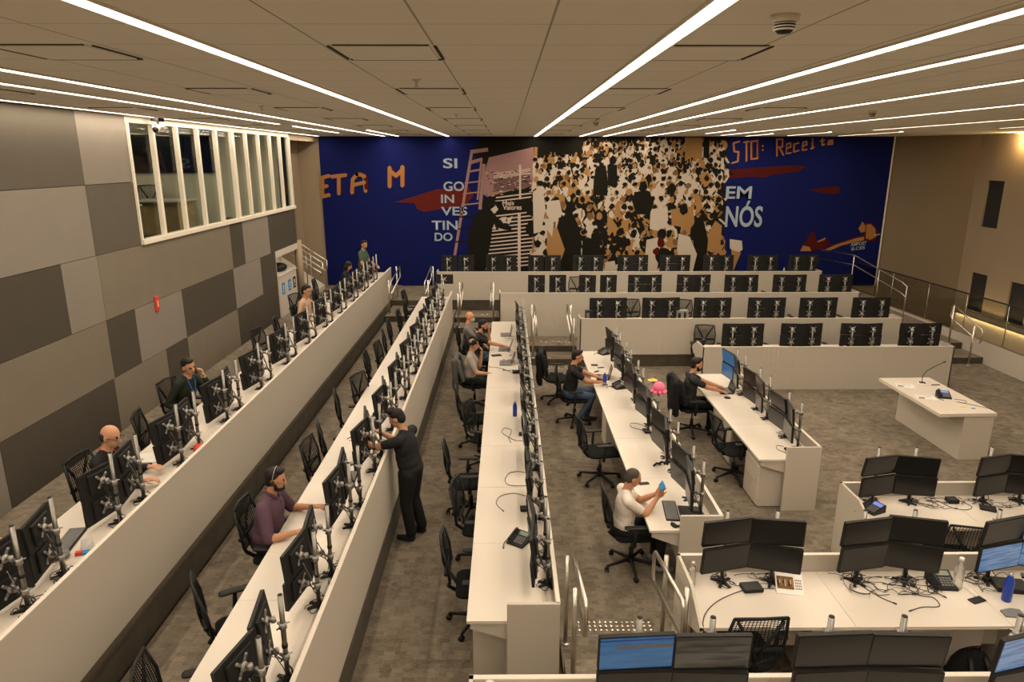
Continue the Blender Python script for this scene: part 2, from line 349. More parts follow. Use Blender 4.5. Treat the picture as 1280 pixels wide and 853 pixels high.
struct(m.build('wall_left'))
m = MB(); m.box(XW - 0.9, XW + 0.0, 16.99, 17.02, 0.66, 2.32, 'cream'); m.box(XW - 0.7, XW + 0.0, 17.02, 18.85, 2.16, 2.32, 'white'); struct(m.build('trim_4'))
m = MB(); m.lathe([(0.10, 0), (0.10, 1.72)], 20, (0, 0, 0), 'tan'); struct(m.build('trim_5', None, None, (XW - 0.02, 18.97, 0.66)))
m = MB(); m.box(-9.0, XW - 0.6, 21.0, 21.66, 0.6, 5.2, 'tan'); m.box(-9.1, -8.9, 16, 21.7, 0.6, 5.2, 'tan'); m.box(-9.0, XW - 0.9, 16.0, 16.05, 0.66, 2.3, 'tan'); m.box(-9.0, -5.70, 18.9, 21.7, 5.0, 5.3, 'tan')
struct(m.build('wall_stairwell'))
# upper side room behind the windows
m = MB()
m.box(-10.5, XW - 0.02, 8.0, 18.86, 2.9, 3.0, 'riser'); m.box(-10.5, XW - 0.1, 8.0, 18.86, 5.40, 5.5, 'frame'); m.box(-10.6, -10.5, 8, 18.9, 2.9, 5.5, 'frame')
m.box(-10.5, XW - 0.1, 7.9, 8.0, 2.9, 5.5, 'frame'); m.box(-10.5, XW - 0.1, 18.86, 18.95, 2.3, 5.5, 'frame'); m.box(-9.4, XW - 0.3, 14.9, 14.98, 3.0, 5.4, 'frame')
m.box(XW - 0.14, XW - 0.02, 8.0, 18.9, 5.16, 5.5, 'frame')
struct(m.build('wall_side_room'))
# window: sill, head and mullions, one pane between each pair
m = MB(); m.box(XW - 0.12, XW + 0.05, 10.82, 18.86, 3.24, 3.31, 'frame'); m.box(XW - 0.12, XW - 0.01, 10.82, 18.86, 5.06, 5.16, 'frame')
mull = [11.62, 12.45, 13.28, 14.10, 14.93, 15.72, 16.5, 17.3, 18.05, 18.80]
for y in mull: m.box(XW - 0.05, XW + 0.02, y - 0.035, y + 0.035, 3.3, 5.06, 'frame')
m.box(XW - 0.06, XW + 0.03, 14.87, 14.99, 3.3, 5.06, 'frame'); m.box(XW - 0.12, XW + 0.03, 10.82, 10.86, 3.3, 5.06, 'frame')
wn = struct(m.build('window_1'))
yy = [10.84] + mull
for i in range(len(yy) - 1):
    p = MB(); p.box(XW - 0.05, XW - 0.042, yy[i] + 0.05, yy[i + 1] - 0.05, 3.31, 5.04); p.build('pane', 'glass', wn)
# things seen through the window
def hung_screen(x, y, z, wd, ht, lab):
    e = empty('wall_screen', (x, y, z)); tag(e, lab, 'screen', 'dark wall screens in the upper side room')
    q = MB(); q.rbox(-0.03, 0.0, -wd / 2, wd / 2, -ht / 2, ht / 2, 0.008, 'blackp'); q.build('housing', None, e)
    q = MB(); q.box(0.0, 0.004, -wd / 2 + 0.02, wd / 2 - 0.02, -ht / 2 + 0.02, ht / 2 - 0.02, 'screen'); q.build('screen', None, e)
for i, x in enumerate((-6.32, -6.92, -7.52)):
    e = empty('wall_screen', (x, 14.88, 4.62)); tag(e, 'dark wall screen behind the upper left windows, %s of three' % ('rightmost', 'middle', 'leftmost')[i], 'screen', 'dark wall screens in the upper side room')
    q = MB(); q.box(-0.29, 0.29, -0.04, 0.0, -0.38, 0.38, 'blackp'); q.build('housing', None, e)
    q = MB(); q.box(-0.28, 0.28, -0.044, -0.04, -0.37, 0.37, 'screen'); q.build('screen', None, e)
for i, (x, y) in enumerate(((-6.95, 12.1), (-6.75, 13.95))):
    e = empty('side_room_desk', (x, y, 3.0)); tag(e, ['white desk nearest the camera behind the upper left windows', 'brown-fronted desk farther back behind the upper left windows'][i], 'desk', 'desks in the upper side room')
    q = MB(); q.box(-0.5, 0.5, -0.45, 0.45, 0.72, 0.75, 'white'); q.build('desk_top', None, e)
    q = MB(); q.box(-0.46, -0.43, -0.4, 0.4, 0, 0.72, 'wood' if i else 'riser'); q.box(0.43, 0.46, -0.4, 0.4, 0, 0.72, 'wood' if i else 'riser'); q.box(-0.43, 0.43, -0.35, -0.32, 0.1, 0.72, 'wood' if i else 'riser'); q.build('desk_frame', None, e)
q = MB(); q.box(-0.12, 0.12, -0.03, 0.0, 0.0, 2.1, 'blackp'); tag(q.build('pane_dark_panel', None, None, (-5.88, 18.845, 3.0)), 'dark panel added behind the last pane of the upper left windows', 'column')  # black panel added only to make the last pane look dark
m = MB(); m.box(-0.06, 0.06, -0.1, 0.1, -0.06, 0, 'blackp'); m.tube([(0, 0, -0.06), (0, 0, -0.12)], 0.02, mat='whitep')
m.tube([(0.02, 0.1, -0.15), (0.02, -0.14, -0.19)], 0.055, 12, 'whitep'); m.tube([(0.02, -0.141, -0.19), (0.02, -0.15, -0.192)], 0.045, 12, 'black')
tag(m.build('security_camera', None, None, (XW + 0.16, 11.5, CEIL)), 'white bullet security camera hanging from the ceiling by the upper left windows', 'camera')
m = MB(); m.rbox(0, 0.03, -0.055, 0.055, -0.12, 0.12, 0.01, 'red'); m.box(0.03, 0.032, -0.012, 0.012, -0.05, 0.05, 'whitep')
tag(m.build('fire_alarm_sign', None, None, (XW, 11.02, 2.27)), 'small red sign on the grey fabric wall panels', 'sign')
# stair behind the left wall
e = empty('staircase', (-6.3, 20.1, 0.66)); tag(e, 'white concrete stair flight rising behind the left wall', 'stairs')
m = MB()
m.add([(0.75, 0, 0.0), (0.75, 0, 0.12), (-1.6, 0, 1.75), (-1.6, 0, 0.9), (-0.3, 0, 0.0), (0.75, 0.9, 0.0), (0.75, 0.9, 0.12), (-1.6, 0.9, 1.75), (-1.6, 0.9, 0.9), (-0.3, 0.9, 0.0)],
      [(0, 1, 2, 3, 4), (9, 8, 7, 6, 5), (0, 5, 6, 1), (1, 6, 7, 2), (2, 7, 8, 3), (3, 8, 9, 4), (4, 9, 5, 0)], 'white')
m.build('flight', None, e)
def loop(m, pts, r=0.02, n=8, mat='steel'): m.tube(pts, r, n, mat)
for yy_ in (-0.02, 0.45):
    m = MB()
    for dz in (0.95, 0.62): loop(m, [(0.85, yy_, dz - 0.08), (0.95, yy_, dz + 0.0), (0.85, yy_, dz + 0.06), (-1.6, yy_, dz + 1.7)], 0.018)
    m.tube([(0.9, yy_, 0.55), (0.97, yy_, 0.7), (0.97, yy_, 0.95)], 0.018, 8, 'steel')
    for x in (0.5, -0.4, -1.3): m.tube([(x, yy_, 0.12 + (0.75 - x) * 0.69), (x, yy_, 1.0 + (0.75 - x) * 0.69)], 0.016, 8, 'steel')
    m.build('handrail', None, e)
# white cabinet with recycling signs under the upper room
e = empty('recycling_cabinet', (-5.62, 17.72, 0.66)); tag(e, 'white cabinet with two blue signs and one black sign beyond the grey wall', 'cabinet')
m = MB(); m.box(-0.6, 0.0, -0.66, 0.75, 0.0, 1.02, 'white'); m.box(-0.62, 0.02, -0.67, 0.77, 1.02, 1.05, 'white'); m.build('body', None, e)
for i, (y, c) in enumerate(((-0.42, 'signblue'), (0.10, 'signblue'), (0.52, 'black'))):
    m = MB(); m.box(0.0, 0.006, y - 0.11, y + 0.11, 0.55, 0.84, c); sg = m.build('sign', None, e); sg['label'] = ['blue sign', 'blue sign', 'black sign'][i]
    m = MB(); m.box(0.006, 0.008, y - 0.05, y + 0.05, 0.60, 0.63, 'whitep'); m.box(0.006, 0.008, y - 0.03, y + 0.03, 0.66, 0.78, 'whitep'); m.build('pictogram', None, sg)
m = MB(); m.sphere((0, 0, 0.10), (0.22, 0.30, 0.12), 12, 'blackp'); m.sphere((-0.02, 0.25, 0.07), (0.16, 0.2, 0.08), 12, 'blackp'); m.tube([(0.1, -0.2, 0.1), (0.15, 0, 0.2), (0.1, 0.2, 0.1)], 0.012, 6, 'blackp')
tag(m.build('black_bag', None, None, (-5.9, 17.9, 1.70)), 'black bag lying on top of the white recycling cabinet', 'bag')

# ------------------------------------------------------------------ ceiling fittings
for i, (x, y0, y1) in enumerate(STRIPS + STRIPS2):
    e = empty('ceiling_light_line', (x, (y0 + y1) / 2, CEIL))
    lab = ['long light line nearest the left wall', 'second light line from the left wall, ending halfway down the room', 'third light line from the left wall', 'bright light line left of the middle, above the second desk row',
           'bright light line just right of the middle of the ceiling', 'second light line right of the middle', 'third light line right of the middle', 'fourth light line right of the middle', 'fifth light line right of the middle',
           'sixth light line right of the middle', 'seventh light line right of the middle, nearest the right wall', 'short light line close to the mural, left side', 'short light line continuing the second line from the left wall',
           'short light line near the mural above the tiered desks', 'short light line near the far right corner of the ceiling', 'short light line touching the mural above the red lettering', 'short light line above the tiered desks, right of the crowd picture'][i]
    tag(e, 'thin glowing ' + lab, 'light', 'linear ceiling lights')
    h = (y1 - y0) / 2
    q = MB(); q.box(-0.062, -0.045, -h, h, -0.012, 0.0, 'frame'); q.box(0.045, 0.062, -h, h, -0.012, 0.0, 'frame'); q.build('frame', None, e)
    q = MB(); q.box(-0.045, 0.045, -h, h, -0.006, 0.0, 'diff'); q.build('diffuser', None, e)
def vent(x, y, lab):
    e = empty('ceiling_vent', (x, y, CEIL)); tag(e, lab, 'vent', 'ceiling air vents')
    q = MB(); q.box(-0.27, 0.27, -0.27, 0.27, -0.008, 0, 'frame'); q.build('cover', 'ceilp', e)
    q = MB(); a = 0.31; t = 0.016
    q.box(-a + 0.04, a - 0.04, -a, -a + t * 0.6, -0.006, 0, 'slot'); q.box(-a + 0.02, a - 0.02, a - t * 2.2, a, -0.006, 0, 'slot')
    q.box(-a, -a + t, -a + 0.04, a - 0.04, -0.006, 0, 'slot'); q.box(a - t, a, -a + 0.04, a - 0.04, -0.006, 0, 'slot'); q.build('slot', None, e)
M['ceilp'] = new_mat('ceiling_cover', (0.80, 0.75, 0.65), 0.9)
vr = ['nearest', 'second nearest', 'third nearest', 'fourth nearest', 'fifth nearest', 'sixth nearest', 'seventh nearest']
for cx, lab in ((-0.70, 'centre'), (-2.62, 'left'), (1.21, 'centre-right'), (-4.95, 'far left'), (3.52, 'right')):
    k = 0
    for y in (4.48, 7.0, 9.5, 12.0, 14.5, 17.0, 19.5):
        if lab in ('far left', 'right') and y < 6.8: continue
        if cx > 3 and y < 9: continue
        vent(cx, y, '%s square air vent in the %s column of ceiling vents' % (vr[k], lab)); k += 1
def detector(x, y, r, lab):
    e = empty('smoke_detector', (x, y, CEIL)); tag(e, lab, 'smoke detector', 'ceiling detectors')
    q = MB(); q.lathe([(r * 0.45, -0.075), (r * 0.7, -0.06), (r * 0.75, -0.03)], 16, mat='slot'); q.build('sensor', None, e)
    q = MB(); q.lathe([(r * 0.95, -0.03), (r, -0.012), (r, 0)], 18, mat='frame'); 
    for zz in (-0.04, -0.052, -0.064): q.lathe([(r * 0.68, zz), (r * 0.78, zz + 0.004), (r * 0.68, zz + 0.008)], 16, mat='frame')
    q.build('body', None, e)
detector(1.24, 3.33, 0.062, 'white slatted smoke detector nearest the camera between two light lines')
detector(4.95, 9.8, 0.06, 'small round detector on the ceiling at the far right'); detector(1.55, 12.5, 0.06, 'small detector on the far ceiling near the mural crowd')
def sprinkler(x, y, lab):
    q = MB(); q.lathe([(0.035, 0), (0.035, -0.008), (0.012, -0.012), (0.010, -0.045), (0.004, -0.05), (0.022, -0.056), (0.022, -0.06)][::-1], 12, mat='steel')
    tag(q.build('sprinkler', None, None, (x, y, CEIL)), lab, 'sprinkler', 'ceiling sprinklers')
sprinkler(-0.72, 5.95, 'small metal sprinkler between the two nearest centre vents'); sprinkler(5.0, 6.9, 'small metal sprinkler on the right between two light lines'); sprinkler(-0.72, 10.6, 'small metal sprinkler farther back in the centre vent column'); sprinkler(-3.0, 9.0, 'small metal sprinkler above the left desk row')
# ------------------------------------------------------------------ the painted mural on the back wall
for k, c, r_ in (('mblue', (0.0055, 0.009, 0.078), 0.8), ('mlet', (0.30, 0.36, 0.43), 0.7), ('morange', (0.32, 0.145, 0.048), 0.7), ('mred', (0.065, 0.007, 0.005), 0.7),
              ('mredl', (0.095, 0.012, 0.008), 0.7), ('mpink', (0.27, 0.155, 0.145), 0.7), ('mwhite', (0.46, 0.40, 0.33), 0.75), ('mtan', (0.30, 0.165, 0.062), 0.75), ('mblack', (0.010, 0.009, 0.006), 0.75),
              ('mbrown', (0.16, 0.085, 0.035), 0.75), ('mstripe', (0.50, 0.40, 0.34), 0.7)):
    M[k] = new_mat(k, c, r_, spec=0.08)
MY = 21.60
def wp(a, b):
    # drawing grid of the mural -> metres on the wall
    p = R(14.83); q = R(0.48); u = (a - 640) / 867.0; v = (b - 426.5) / 867.0
    fx, fy, fz = math.sin(q) * math.cos(p), math.cos(q) * math.cos(p), -math.sin(p)
    rx, ry = math.cos(q), -math.sin(q)
    ux, uy, uz = ry * fz, -rx * fz, rx * fy - ry * fx
    dx, dy, dz = fx + rx * u - ux * v, fy + ry * u - uy * v, fz - uz * v
    t = MY / dy
    return dx * t, 4.55 + dz * t
mural = empty('wall_mural', (3.0, MY, ZB)); tag(mural, 'huge blue mural with crowd, ladder and lettering covering the back wall', 'mural')
def to_local(x, y, z): return (x - 3.0, y - MY, z - ZB)
class Paint(MB):
    def poly(s, pts, mat, layer):
        n = len(pts); layer = layer + 0.12 * (len(s.f) % 11); s.add([to_local(x, MY - 0.0009 * layer, z) for x, z in pts], [tuple(range(n))], mat)
    def ppoly(s, pts, mat, layer): s.poly([wp(*p) for p in pts], mat, layer)
    def line(s, a, b, wd, mat, layer):
        (x0, z0), (x1, z1) = wp(*a), wp(*b); d = Vector((x1 - x0, z1 - z0)); n = Vector((-d.y, d.x)).normalized() * wd / 2
        s.poly([(x0 + n.x, z0 + n.y), (x1 + n.x, z1 + n.y), (x1 - n.x, z1 - n.y), (x0 - n.x, z0 - n.y)], mat, layer)
    def blob(s, x, z, rx, rz, mat, layer, rg, n=11, j=0.22, rot=0.0):
        pts = []
        for k in range(n):
            a = 2 * PI * k / n; q = 1 + rg.uniform(-j, j); px, pz = rx * q * math.cos(a), rz * q * math.sin(a)
            pts.append((x + px * math.cos(rot) - pz * math.sin(rot), z + px * math.sin(rot) + pz * math.cos(rot)))
        s.poly(pts, mat, layer)
m = MB(); m.box(-5.60 - 3.0, 11.66 - 3.0, 0.0, 0.05, 0.0, CEIL - ZB - 0.005, 'mblue'); m.build('painted_panel', None, mural)
m = MB(); m.box(11.66 - 3, 11.70 - 3, -0.02, 0.05, 0.0, CEIL - ZB - 0.005, 'frame'); m.build('edge_strip', None, mural)
rg = random.Random(5)
# red brush strokes
m = Paint()
m.ppoly([(492, 253), (520, 245), (545, 237), (585, 233), (592, 245), (580, 258), (555, 261), (530, 265), (522, 262), (518, 254)], 'mredl', 1)
m.build('brush_stroke', None, mural)
m = Paint(); m.ppoly([(911, 212), (930, 211), (955, 209), (985, 207), (1008, 208), (1000, 214), (965, 219), (957, 222), (940, 221), (911, 223)], 'mred', 1); m.build('brush_stroke', None, mural)
m = Paint(); m.ppoly([(1012, 238), (1030, 234), (1050, 233), (1049, 242), (1038, 243)], 'mred', 1); m.build('brush_stroke', None, mural)
# black field behind ladder and crowd
m = Paint()
m.ppoly([(602, 172), (912, 172), (908, 200), (906, 230), (903, 262), (905, 300), (912, 338), (925, 338), (924, 352), (595, 352), (598, 310), (606, 270), (612, 240), (616, 215), (596, 200), (592, 187)], 'mblack', 1)
m.ppoly([(592, 184), (612, 184), (612, 340), (586, 340), (575, 338)], 'mblue', 2) if False else None
m.build('dark_field', None, mural)
# quotation board: pink sheet with ruled lines
m = Paint()
m.ppoly([(611, 197), (666.5, 184), (667, 232), (655, 236), (640, 238), (622, 243), (609, 246), (604, 243), (606, 215)], 'mpink', 2)
for k in range(16):
    y0 = 214 + k * 1.5; m.line((617, y0 + 3), (663, y0 - 3), 0.018, 'mblack' if k > 4 else 'mstripe', 3)
for k in range(90):
    x = rg.uniform(606, 664); y = rg.uniform(212, 246); m.line((x, y), (x + rg.uniform(1, 5), y - rg.uniform(0, 1)), 0.02, rg.choice(['mblack', 'mblack', 'mstripe', 'mpink']), 4)
for k in range(20):
    y0 = 244 + k * 4.7; xl = 620 - k * 0.9; m.line((xl, y0 + 3.2), (666, y0 - 2.6), 0.040, 'mstripe', 3)
m.line((650, 206), (650.2, 250), 0.06, 'mstripe', 5); m.line((649, 266), (649, 345), 0.09, 'mstripe', 5)
m.line((666, 184), (666.5, 345), 0.05, 'mpink', 5)
m.line((670, 184), (668, 215), 0.10, 'mtan', 5)
m.ppoly([(618, 252), (664, 248), (664, 262), (620, 267)], 'mblack', 5)
m.build('quotation_board', None, mural)
# ladder
m = Paint()
m.line((590, 188), (566, 334), 0.085, 'mpink', 6); m.line((602, 198), (597, 250), 0.06, 'mpink', 6)
m.line((605, 205), (600, 262), 0.10, 'mpink', 5)
m.line((588, 190), (610, 187), 0.11, 'mpink', 6); m.line((586, 204), (603, 199), 0.10, 'mpink', 6); m.line((584, 215), (601, 212), 0.06, 'mpink', 6)
for k, y in enumerate((227.5, 241, 255, 270, 285, 301)): m.line((581 - k * 2.3, y + 1.5), (602 - k * 1.6, y - 1), 0.04, 'mpink' if k < 3 else 'mblack', 6)
m.build('ladder', None, mural)
# silhouette of the writer
m = Paint()
m.ppoly([(603, 262), (612, 263), (618, 268), (625, 275), (630, 280), (640, 283), (639, 288), (626, 287), (617, 283), (615, 290), (613, 305), (609, 325), (606, 345), (584, 345), (585, 315), (586, 290), (590, 277), (596, 266)], 'mblack', 8)
x, z = wp(609, 256); m.blob(x, z, 0.17, 0.19, 'mblack', 8, rg, 12, 0.06)
m.ppoly([(613, 262), (620, 257), (623, 262), (618, 267)], 'mwhite', 9); m.ppoly([(626, 272), (633, 271), (632, 279), (627, 277)], 'mwhite', 9); m.ppoly([(635, 273), (641, 270), (637, 280), (633, 279)], 'mwhite', 9)
m.ppoly([(615, 287), (618, 280), (620, 287)], 'mwhite', 9); m.ppoly([(622, 285), (630, 287), (626, 289)], 'mwhite', 9)
m.build('writing_figure', None, mural)
# the crowd: heads, hair and shirts in three flat inks
crowd = Paint()
def crowd_right(y): return 908 if y < 240 else (900 if y < 300 else 905)
yb = 176.0; rowi = 0
while yb < 352:
    t = (yb - 172) / 180.0; hr = 0.060 + 0.078 * t
    xa = 672 + rg.uniform(-3, 3); step = (7.0 + 13.0 * t)
    x0 = 735 if yb < 192 else 667
    xa = x0 + rg.uniform(0, step)
    while xa < crowd_right(yb):
        X, Z = wp(xa, yb + rg.uniform(-2, 2)); L0 = 3 + 3 * (rowi % 4) + rg.choice([0, 12])
        L0 = 3 + rowi * 0.9 + rg.uniform(0, 0.8)
        cloth = rg.choices(['mwhite', 'mtan', 'mblack'], [0.55, 0.15, 0.30] if t < 0.45 else [0.30, 0.20, 0.50])[0]
        lean = rg.uniform(-0.35, 0.35)
        crowd.blob(X + lean * 0.2, Z - hr * 3.0, hr * rg.uniform(1.7, 2.4), hr * rg.uniform(2.3, 3.2), cloth, L0, rg, 12, 0.2, lean)
        if rg.random() < 0.5: crowd.blob(X + hr * rg.choice([-1.5, 1.5]), Z - hr * 2.4, hr * 0.35, hr * 1.3, rg.choice(['mtan', 'mtan', 'mblack']), L0 + 0.2, rg, 8, 0.3, rg.uniform(-0.8, 0.8))
        side = rg.choice([-1, 1, 0]); hr *= rg.uniform(0.75, 1.25); tl = rg.uniform(-0.5, 0.5)
        crowd.blob(X, Z, hr * 0.72, hr * 1.0, 'mtan' if rg.random() < 0.8 else 'mwhite', L0 + 0.3, rg, 10, 0.14, tl)
        if rg.random() < 0.9: crowd.blob(X - side * hr * 0.42, Z + hr * 0.30, hr * rg.uniform(0.65, 1.0), hr * rg.uniform(0.65, 1.05), 'mblack' if rg.random() < 0.85 else 'mbrown', L0 + 0.5, rg, 9, 0.24, tl)
        if t > 0.3 and rg.random() < 0.5: crowd.blob(X + side * hr * 0.45, Z - hr * 0.35, hr * 0.25, hr * 0.2, rg.choice(['mwhite', 'mblack']), L0 + 0.6, rg, 6, 0.35)
        for _ in range(3):       # folds, arms and gaps between the figures
            crowd.blob(X + rg.uniform(-2.2, 2.2) * hr, Z - hr * rg.uniform(1.2, 5.0), hr * rg.uniform(0.15, 0.6), hr * rg.uniform(0.4, 1.5), rg.choice(['mtan', 'mblack', 'mblack', 'mwhite', 'mbrown']), L0 + rg.uniform(0.2, 0.45), rg, 8, 0.45, rg.uniform(-1.0, 1.0))
        hr = 0.060 + 0.078 * t
        xa += step * rg.uniform(0.8, 1.3)
    yb += 5.6 + 9.5 * t; rowi += 1
LT = 3 + rowi * 0.9 + 1.5
crowd.ppoly([(856, 172), (878, 172), (877, 201), (866, 196), (856, 202)], 'mtan', LT - 4)
crowd.ppoly([(880, 172), (887, 172), (886, 200), (879, 196)], 'mblack', LT - 4)
crowd.ppoly([(745, 208), (757, 207), (760, 228), (759, 245), (741, 244), (742, 225)], 'mblack', LT); crowd.blob(*wp(748, 198), 0.10, 0.15, 'mblack', LT, rg)
crowd.ppoly([(759, 206), (771, 206), (772, 232), (760, 232)], 'mblack', LT); crowd.blob(*wp(766, 200), 0.10, 0.13, 'mblack', LT, rg)
crowd.ppoly([(793, 240), (812, 239), (817, 255), (812, 268), (795, 268), (790, 252)], 'mblack', LT); crowd.blob(*wp(804, 234), 0.13, 0.17, 'mblack', LT, rg)
crowd.ppoly([(699, 272), (716, 267), (724, 285), (727, 325), (725, 352), (690, 352), (692, 300)], 'mblack', LT)
crowd.ppoly([(728, 300), (748, 296), (752, 318), (742, 330), (727, 326)], 'mblack', LT)
crowd.ppoly([(666, 240), (678, 232), (682, 262), (676, 290), (667, 292)], 'mwhite', LT); crowd.ppoly([(684, 252), (699, 250), (703, 268), (690, 280), (683, 268)], 'mwhite', LT)
crowd.ppoly([(813, 262), (834, 258), (835, 275), (828, 290), (812, 286)], 'mwhite', LT); crowd.ppoly([(838, 262), (866, 258), (868, 278), (855, 284), (840, 282)], 'mtan', LT)
crowd.blob(*wp(855, 262), 0.13, 0.17, 'mblack', LT + 1, rg); crowd.ppoly([(868, 275), (878, 270), (885, 300), (880, 350), (868, 350), (866, 310)], 'mblack', LT)
crowd.ppoly([(848, 292), (862, 296), (871, 318), (865, 342), (850, 330), (846, 312)], 'mwhite', LT); crowd.ppoly([(808, 300), (826, 296), (824, 318), (820, 345), (808, 345), (806, 320)], 'mwhite', LT)
crowd.ppoly([(756, 328), (768, 326), (773, 345), (764, 352), (757, 350)], 'mwhite', LT); crowd.ppoly([(880, 300), (894, 276), (902, 282), (900, 310), (890, 316), (881, 312)], 'mtan', LT)
crowd.ppoly([(912, 299), (927, 301), (928, 312), (920, 318), (912, 310)], 'mwhite', LT); crowd.ppoly([(914, 312), (926, 316), (920, 330), (914, 345)], 'mtan', LT)
crowd.ppoly([(684, 288), (696, 284), (706, 312), (700, 328), (688, 330), (683, 312)], 'mtan', LT); crowd.ppoly([(686, 272), (692, 280), (690, 296), (682, 284)], 'mwhite', LT + 1)
crowd.blob(*wp(800, 312), 0.02, 0.02, 'mwhite', LT, rg)
crowd.blob(*wp(829, 320), 0.26, 0.26, 'mblack', LT + 1, rg, 14, 0.04); crowd.blob(*wp(826, 303), 0.12, 0.14, 'mred', LT + 1.4, rg); crowd.blob(*wp(820, 314), 0.10, 0.12, 'mred', LT + 1.4, rg)
crowd.blob(*wp(827, 293), 0.15, 0.18, 'mblack', LT + 1, rg, 12, 0.05)
cr_o = crowd.build('crowd_picture', None, mural)
# the plane-like red and orange figure and signature
m = Paint()
m.ppoly([(1000, 314), (1003, 308), (1014, 290), (1018, 290), (1021, 302), (1030, 298), (1036, 300), (1037, 306), (1030, 311), (1010, 315)], 'mred', 2)
m.ppoly([(1000, 314), (1004, 307), (1012, 309), (1014, 314)], 'morange', 3); m.ppoly([(1021, 302), (1032, 297), (1031, 300), (1023, 303)], 'morange', 3)
m.ppoly([(1028, 314), (1040, 306), (1070, 296), (1083, 293), (1084, 301), (1060, 305), (1040, 311)], 'mred', 2)
m.ppoly([(1027, 314), (1045, 306), (1070, 298), (1080, 296), (1081, 300), (1052, 307), (1038, 313)], 'morange', 3)
m.ppoly([(1082, 298), (1083, 281), (1088, 280), (1094, 286), (1095, 296), (1088, 300)], 'morange', 4); m.ppoly([(1080, 300), (1081, 278), (1090, 279), (1100, 292), (1092, 303)], 'mred', 3)
m.ppoly([(1073, 286), (1078, 277), (1082, 283), (1081, 290), (1076, 291)], 'morange', 4); m.line((1092, 294), (1100, 293), 0.03, 'mlet', 4)
m.build('rocket_drawing', None, mural)

def lettering(s, p0, p1, mat, layer=6, tilt=0.0, bold=0.02, name='lettering', shear=0.0):
    cu = bpy.data.curves.new('txt', 'FONT'); cu.body = s; cu.size = 1; cu.offset = bold; cu.fill_mode = 'BOTH'; cu.resolution_u = 4; cu.shear = shear
    t = bpy.data.objects.new('txt', cu); col.objects.link(t); bpy.context.view_layer.update()
    dg = bpy.context.evaluated_depsgraph_get(); me = bpy.data.meshes.new_from_object(t.evaluated_get(dg)); bpy.data.objects.remove(t)
    xs = [v.co.x for v in me.vertices]; ys = [v.co.y for v in me.vertices]; x0, x1, y0, y1 = min(xs), max(xs), min(ys), max(ys)
    (X0, Z0), (X1, Z1) = wp(*p0), wp(*p1)      # lower left, upper right
    for v in me.vertices:
        a = (v.co.x - x0) / (x1 - x0); b = (v.co.y - y0) / (y1 - y0)
        v.co = to_local(X0 + (X1 - X0) * a, MY - 0.0009 * layer, Z0 + (Z1 - Z0) * b + tilt * a)
    me.materials.clear(); me.materials.append(M[mat]); o = put(name, me, mural); return o
B = 0.018
lettering('SI', (554, 210.5), (571.5, 198), 'mlet', 6, bold=B); lettering('GO', (554.5, 239), (580, 227), 'mlet', 6, bold=B)
lettering('IN', (551.5, 254), (567.5, 243.5), 'mlet', 6, bold=B); lettering('VES', (551.5, 269.5), (584, 258.5), 'mlet', 6, bold=B)
lettering('TIN', (540, 287.5), (572, 276), 'mlet', 6, bold=B); lettering('DO', (543.5, 301.5), (565.5, 291), 'mlet', 6, bold=B)
lettering('EM', (906.5, 248.5), (940, 233), 'mlet', 30, bold=0.02); lettering('N\u00d3S', (905.5, 284), (954.5, 251), 'mlet', 30, bold=0.02)
lettering('Mais', (628, 256.5), (642.5, 251), 'mstripe', 10, bold=0.02); lettering('Valores', (628.5, 262.5), (652, 256), 'mstripe', 10, bold=0.02)
lettering('AMPOST', (1063, 308.5), (1083, 304), 'mlet', 6, 0.06, 0.02); lettering('B.CES', (1064, 313.5), (1081, 309.5), 'mlet', 6, 0.05, 0.02)
# hand-painted glyphs: strokes on a small grid
GL = {'E': [((1, 1), (0, 1)), ((0, 1), (0, 0)), ((0, 0), (1, 0)), ((0, .5), (.7, .5))], 'T': [((0, 1), (1, 1)), ((.5, 1), (.5, 0))],
      'A': [((0, 0), (0.05, .75)), ((0.05, .75), (.35, 1)), ((1, 0), (.9, .85)), ((0.05, .42), (.9, .5)), ((.35, 1), (.62, .98)), ((.62, .98), (.9, .85))], 'M': [((0, 0), (0, 1)), ((1, 0), (1, 1)), ((0, .85), (.5, .55)), ((.5, .55), (1, .85))],
      'S': [((1, 1), (.2, .95)), ((.2, .95), (.3, .55)), ((.3, .55), (.9, .5)), ((.9, .5), (.8, .05)), ((.8, .05), (0, 0))], 'O': [((0, 0), (0, 1)), ((1, 0), (1, 1)), ((0, 1), (1, 1)), ((0, 0), (1, 0))],
      ':': [((.4, .75), (.5, .7)), ((.4, .3), (.5, .25))], 'R': [((0, 0), (0, 1)), ((0, 1), (.9, .95)), ((.9, .95), (.85, .5)), ((.85, .5), (0, .5)), ((.4, .5), (1, 0))],
      'e': [((0, .35), (.9, .4)), ((.9, .4), (.8, .7)), ((.8, .7), (.1, .65)), ((.1, .65), (0, 0)), ((0, 0), (.9, 0))], 'c': [((.9, .65), (.1, .6)), ((.1, .6), (0, 0)), ((0, 0), (.9, .05))],
      'i': [((.5, .65), (.5, 0)), ((.1, 0), (.9, .05)), ((.45, .9), (.55, .85))], 't': [((.5, 1), (.45, 0)), ((.1, .65), (.9, .7)), ((.45, 0), (.9, .05))], 'a': [((.1, .65), (.9, .65)), ((.9, .65), (.9, 0)), ((.9, 0), (0, .05)), ((0, .05), (.1, .35)), ((.1, .35), (.9, .4))]}
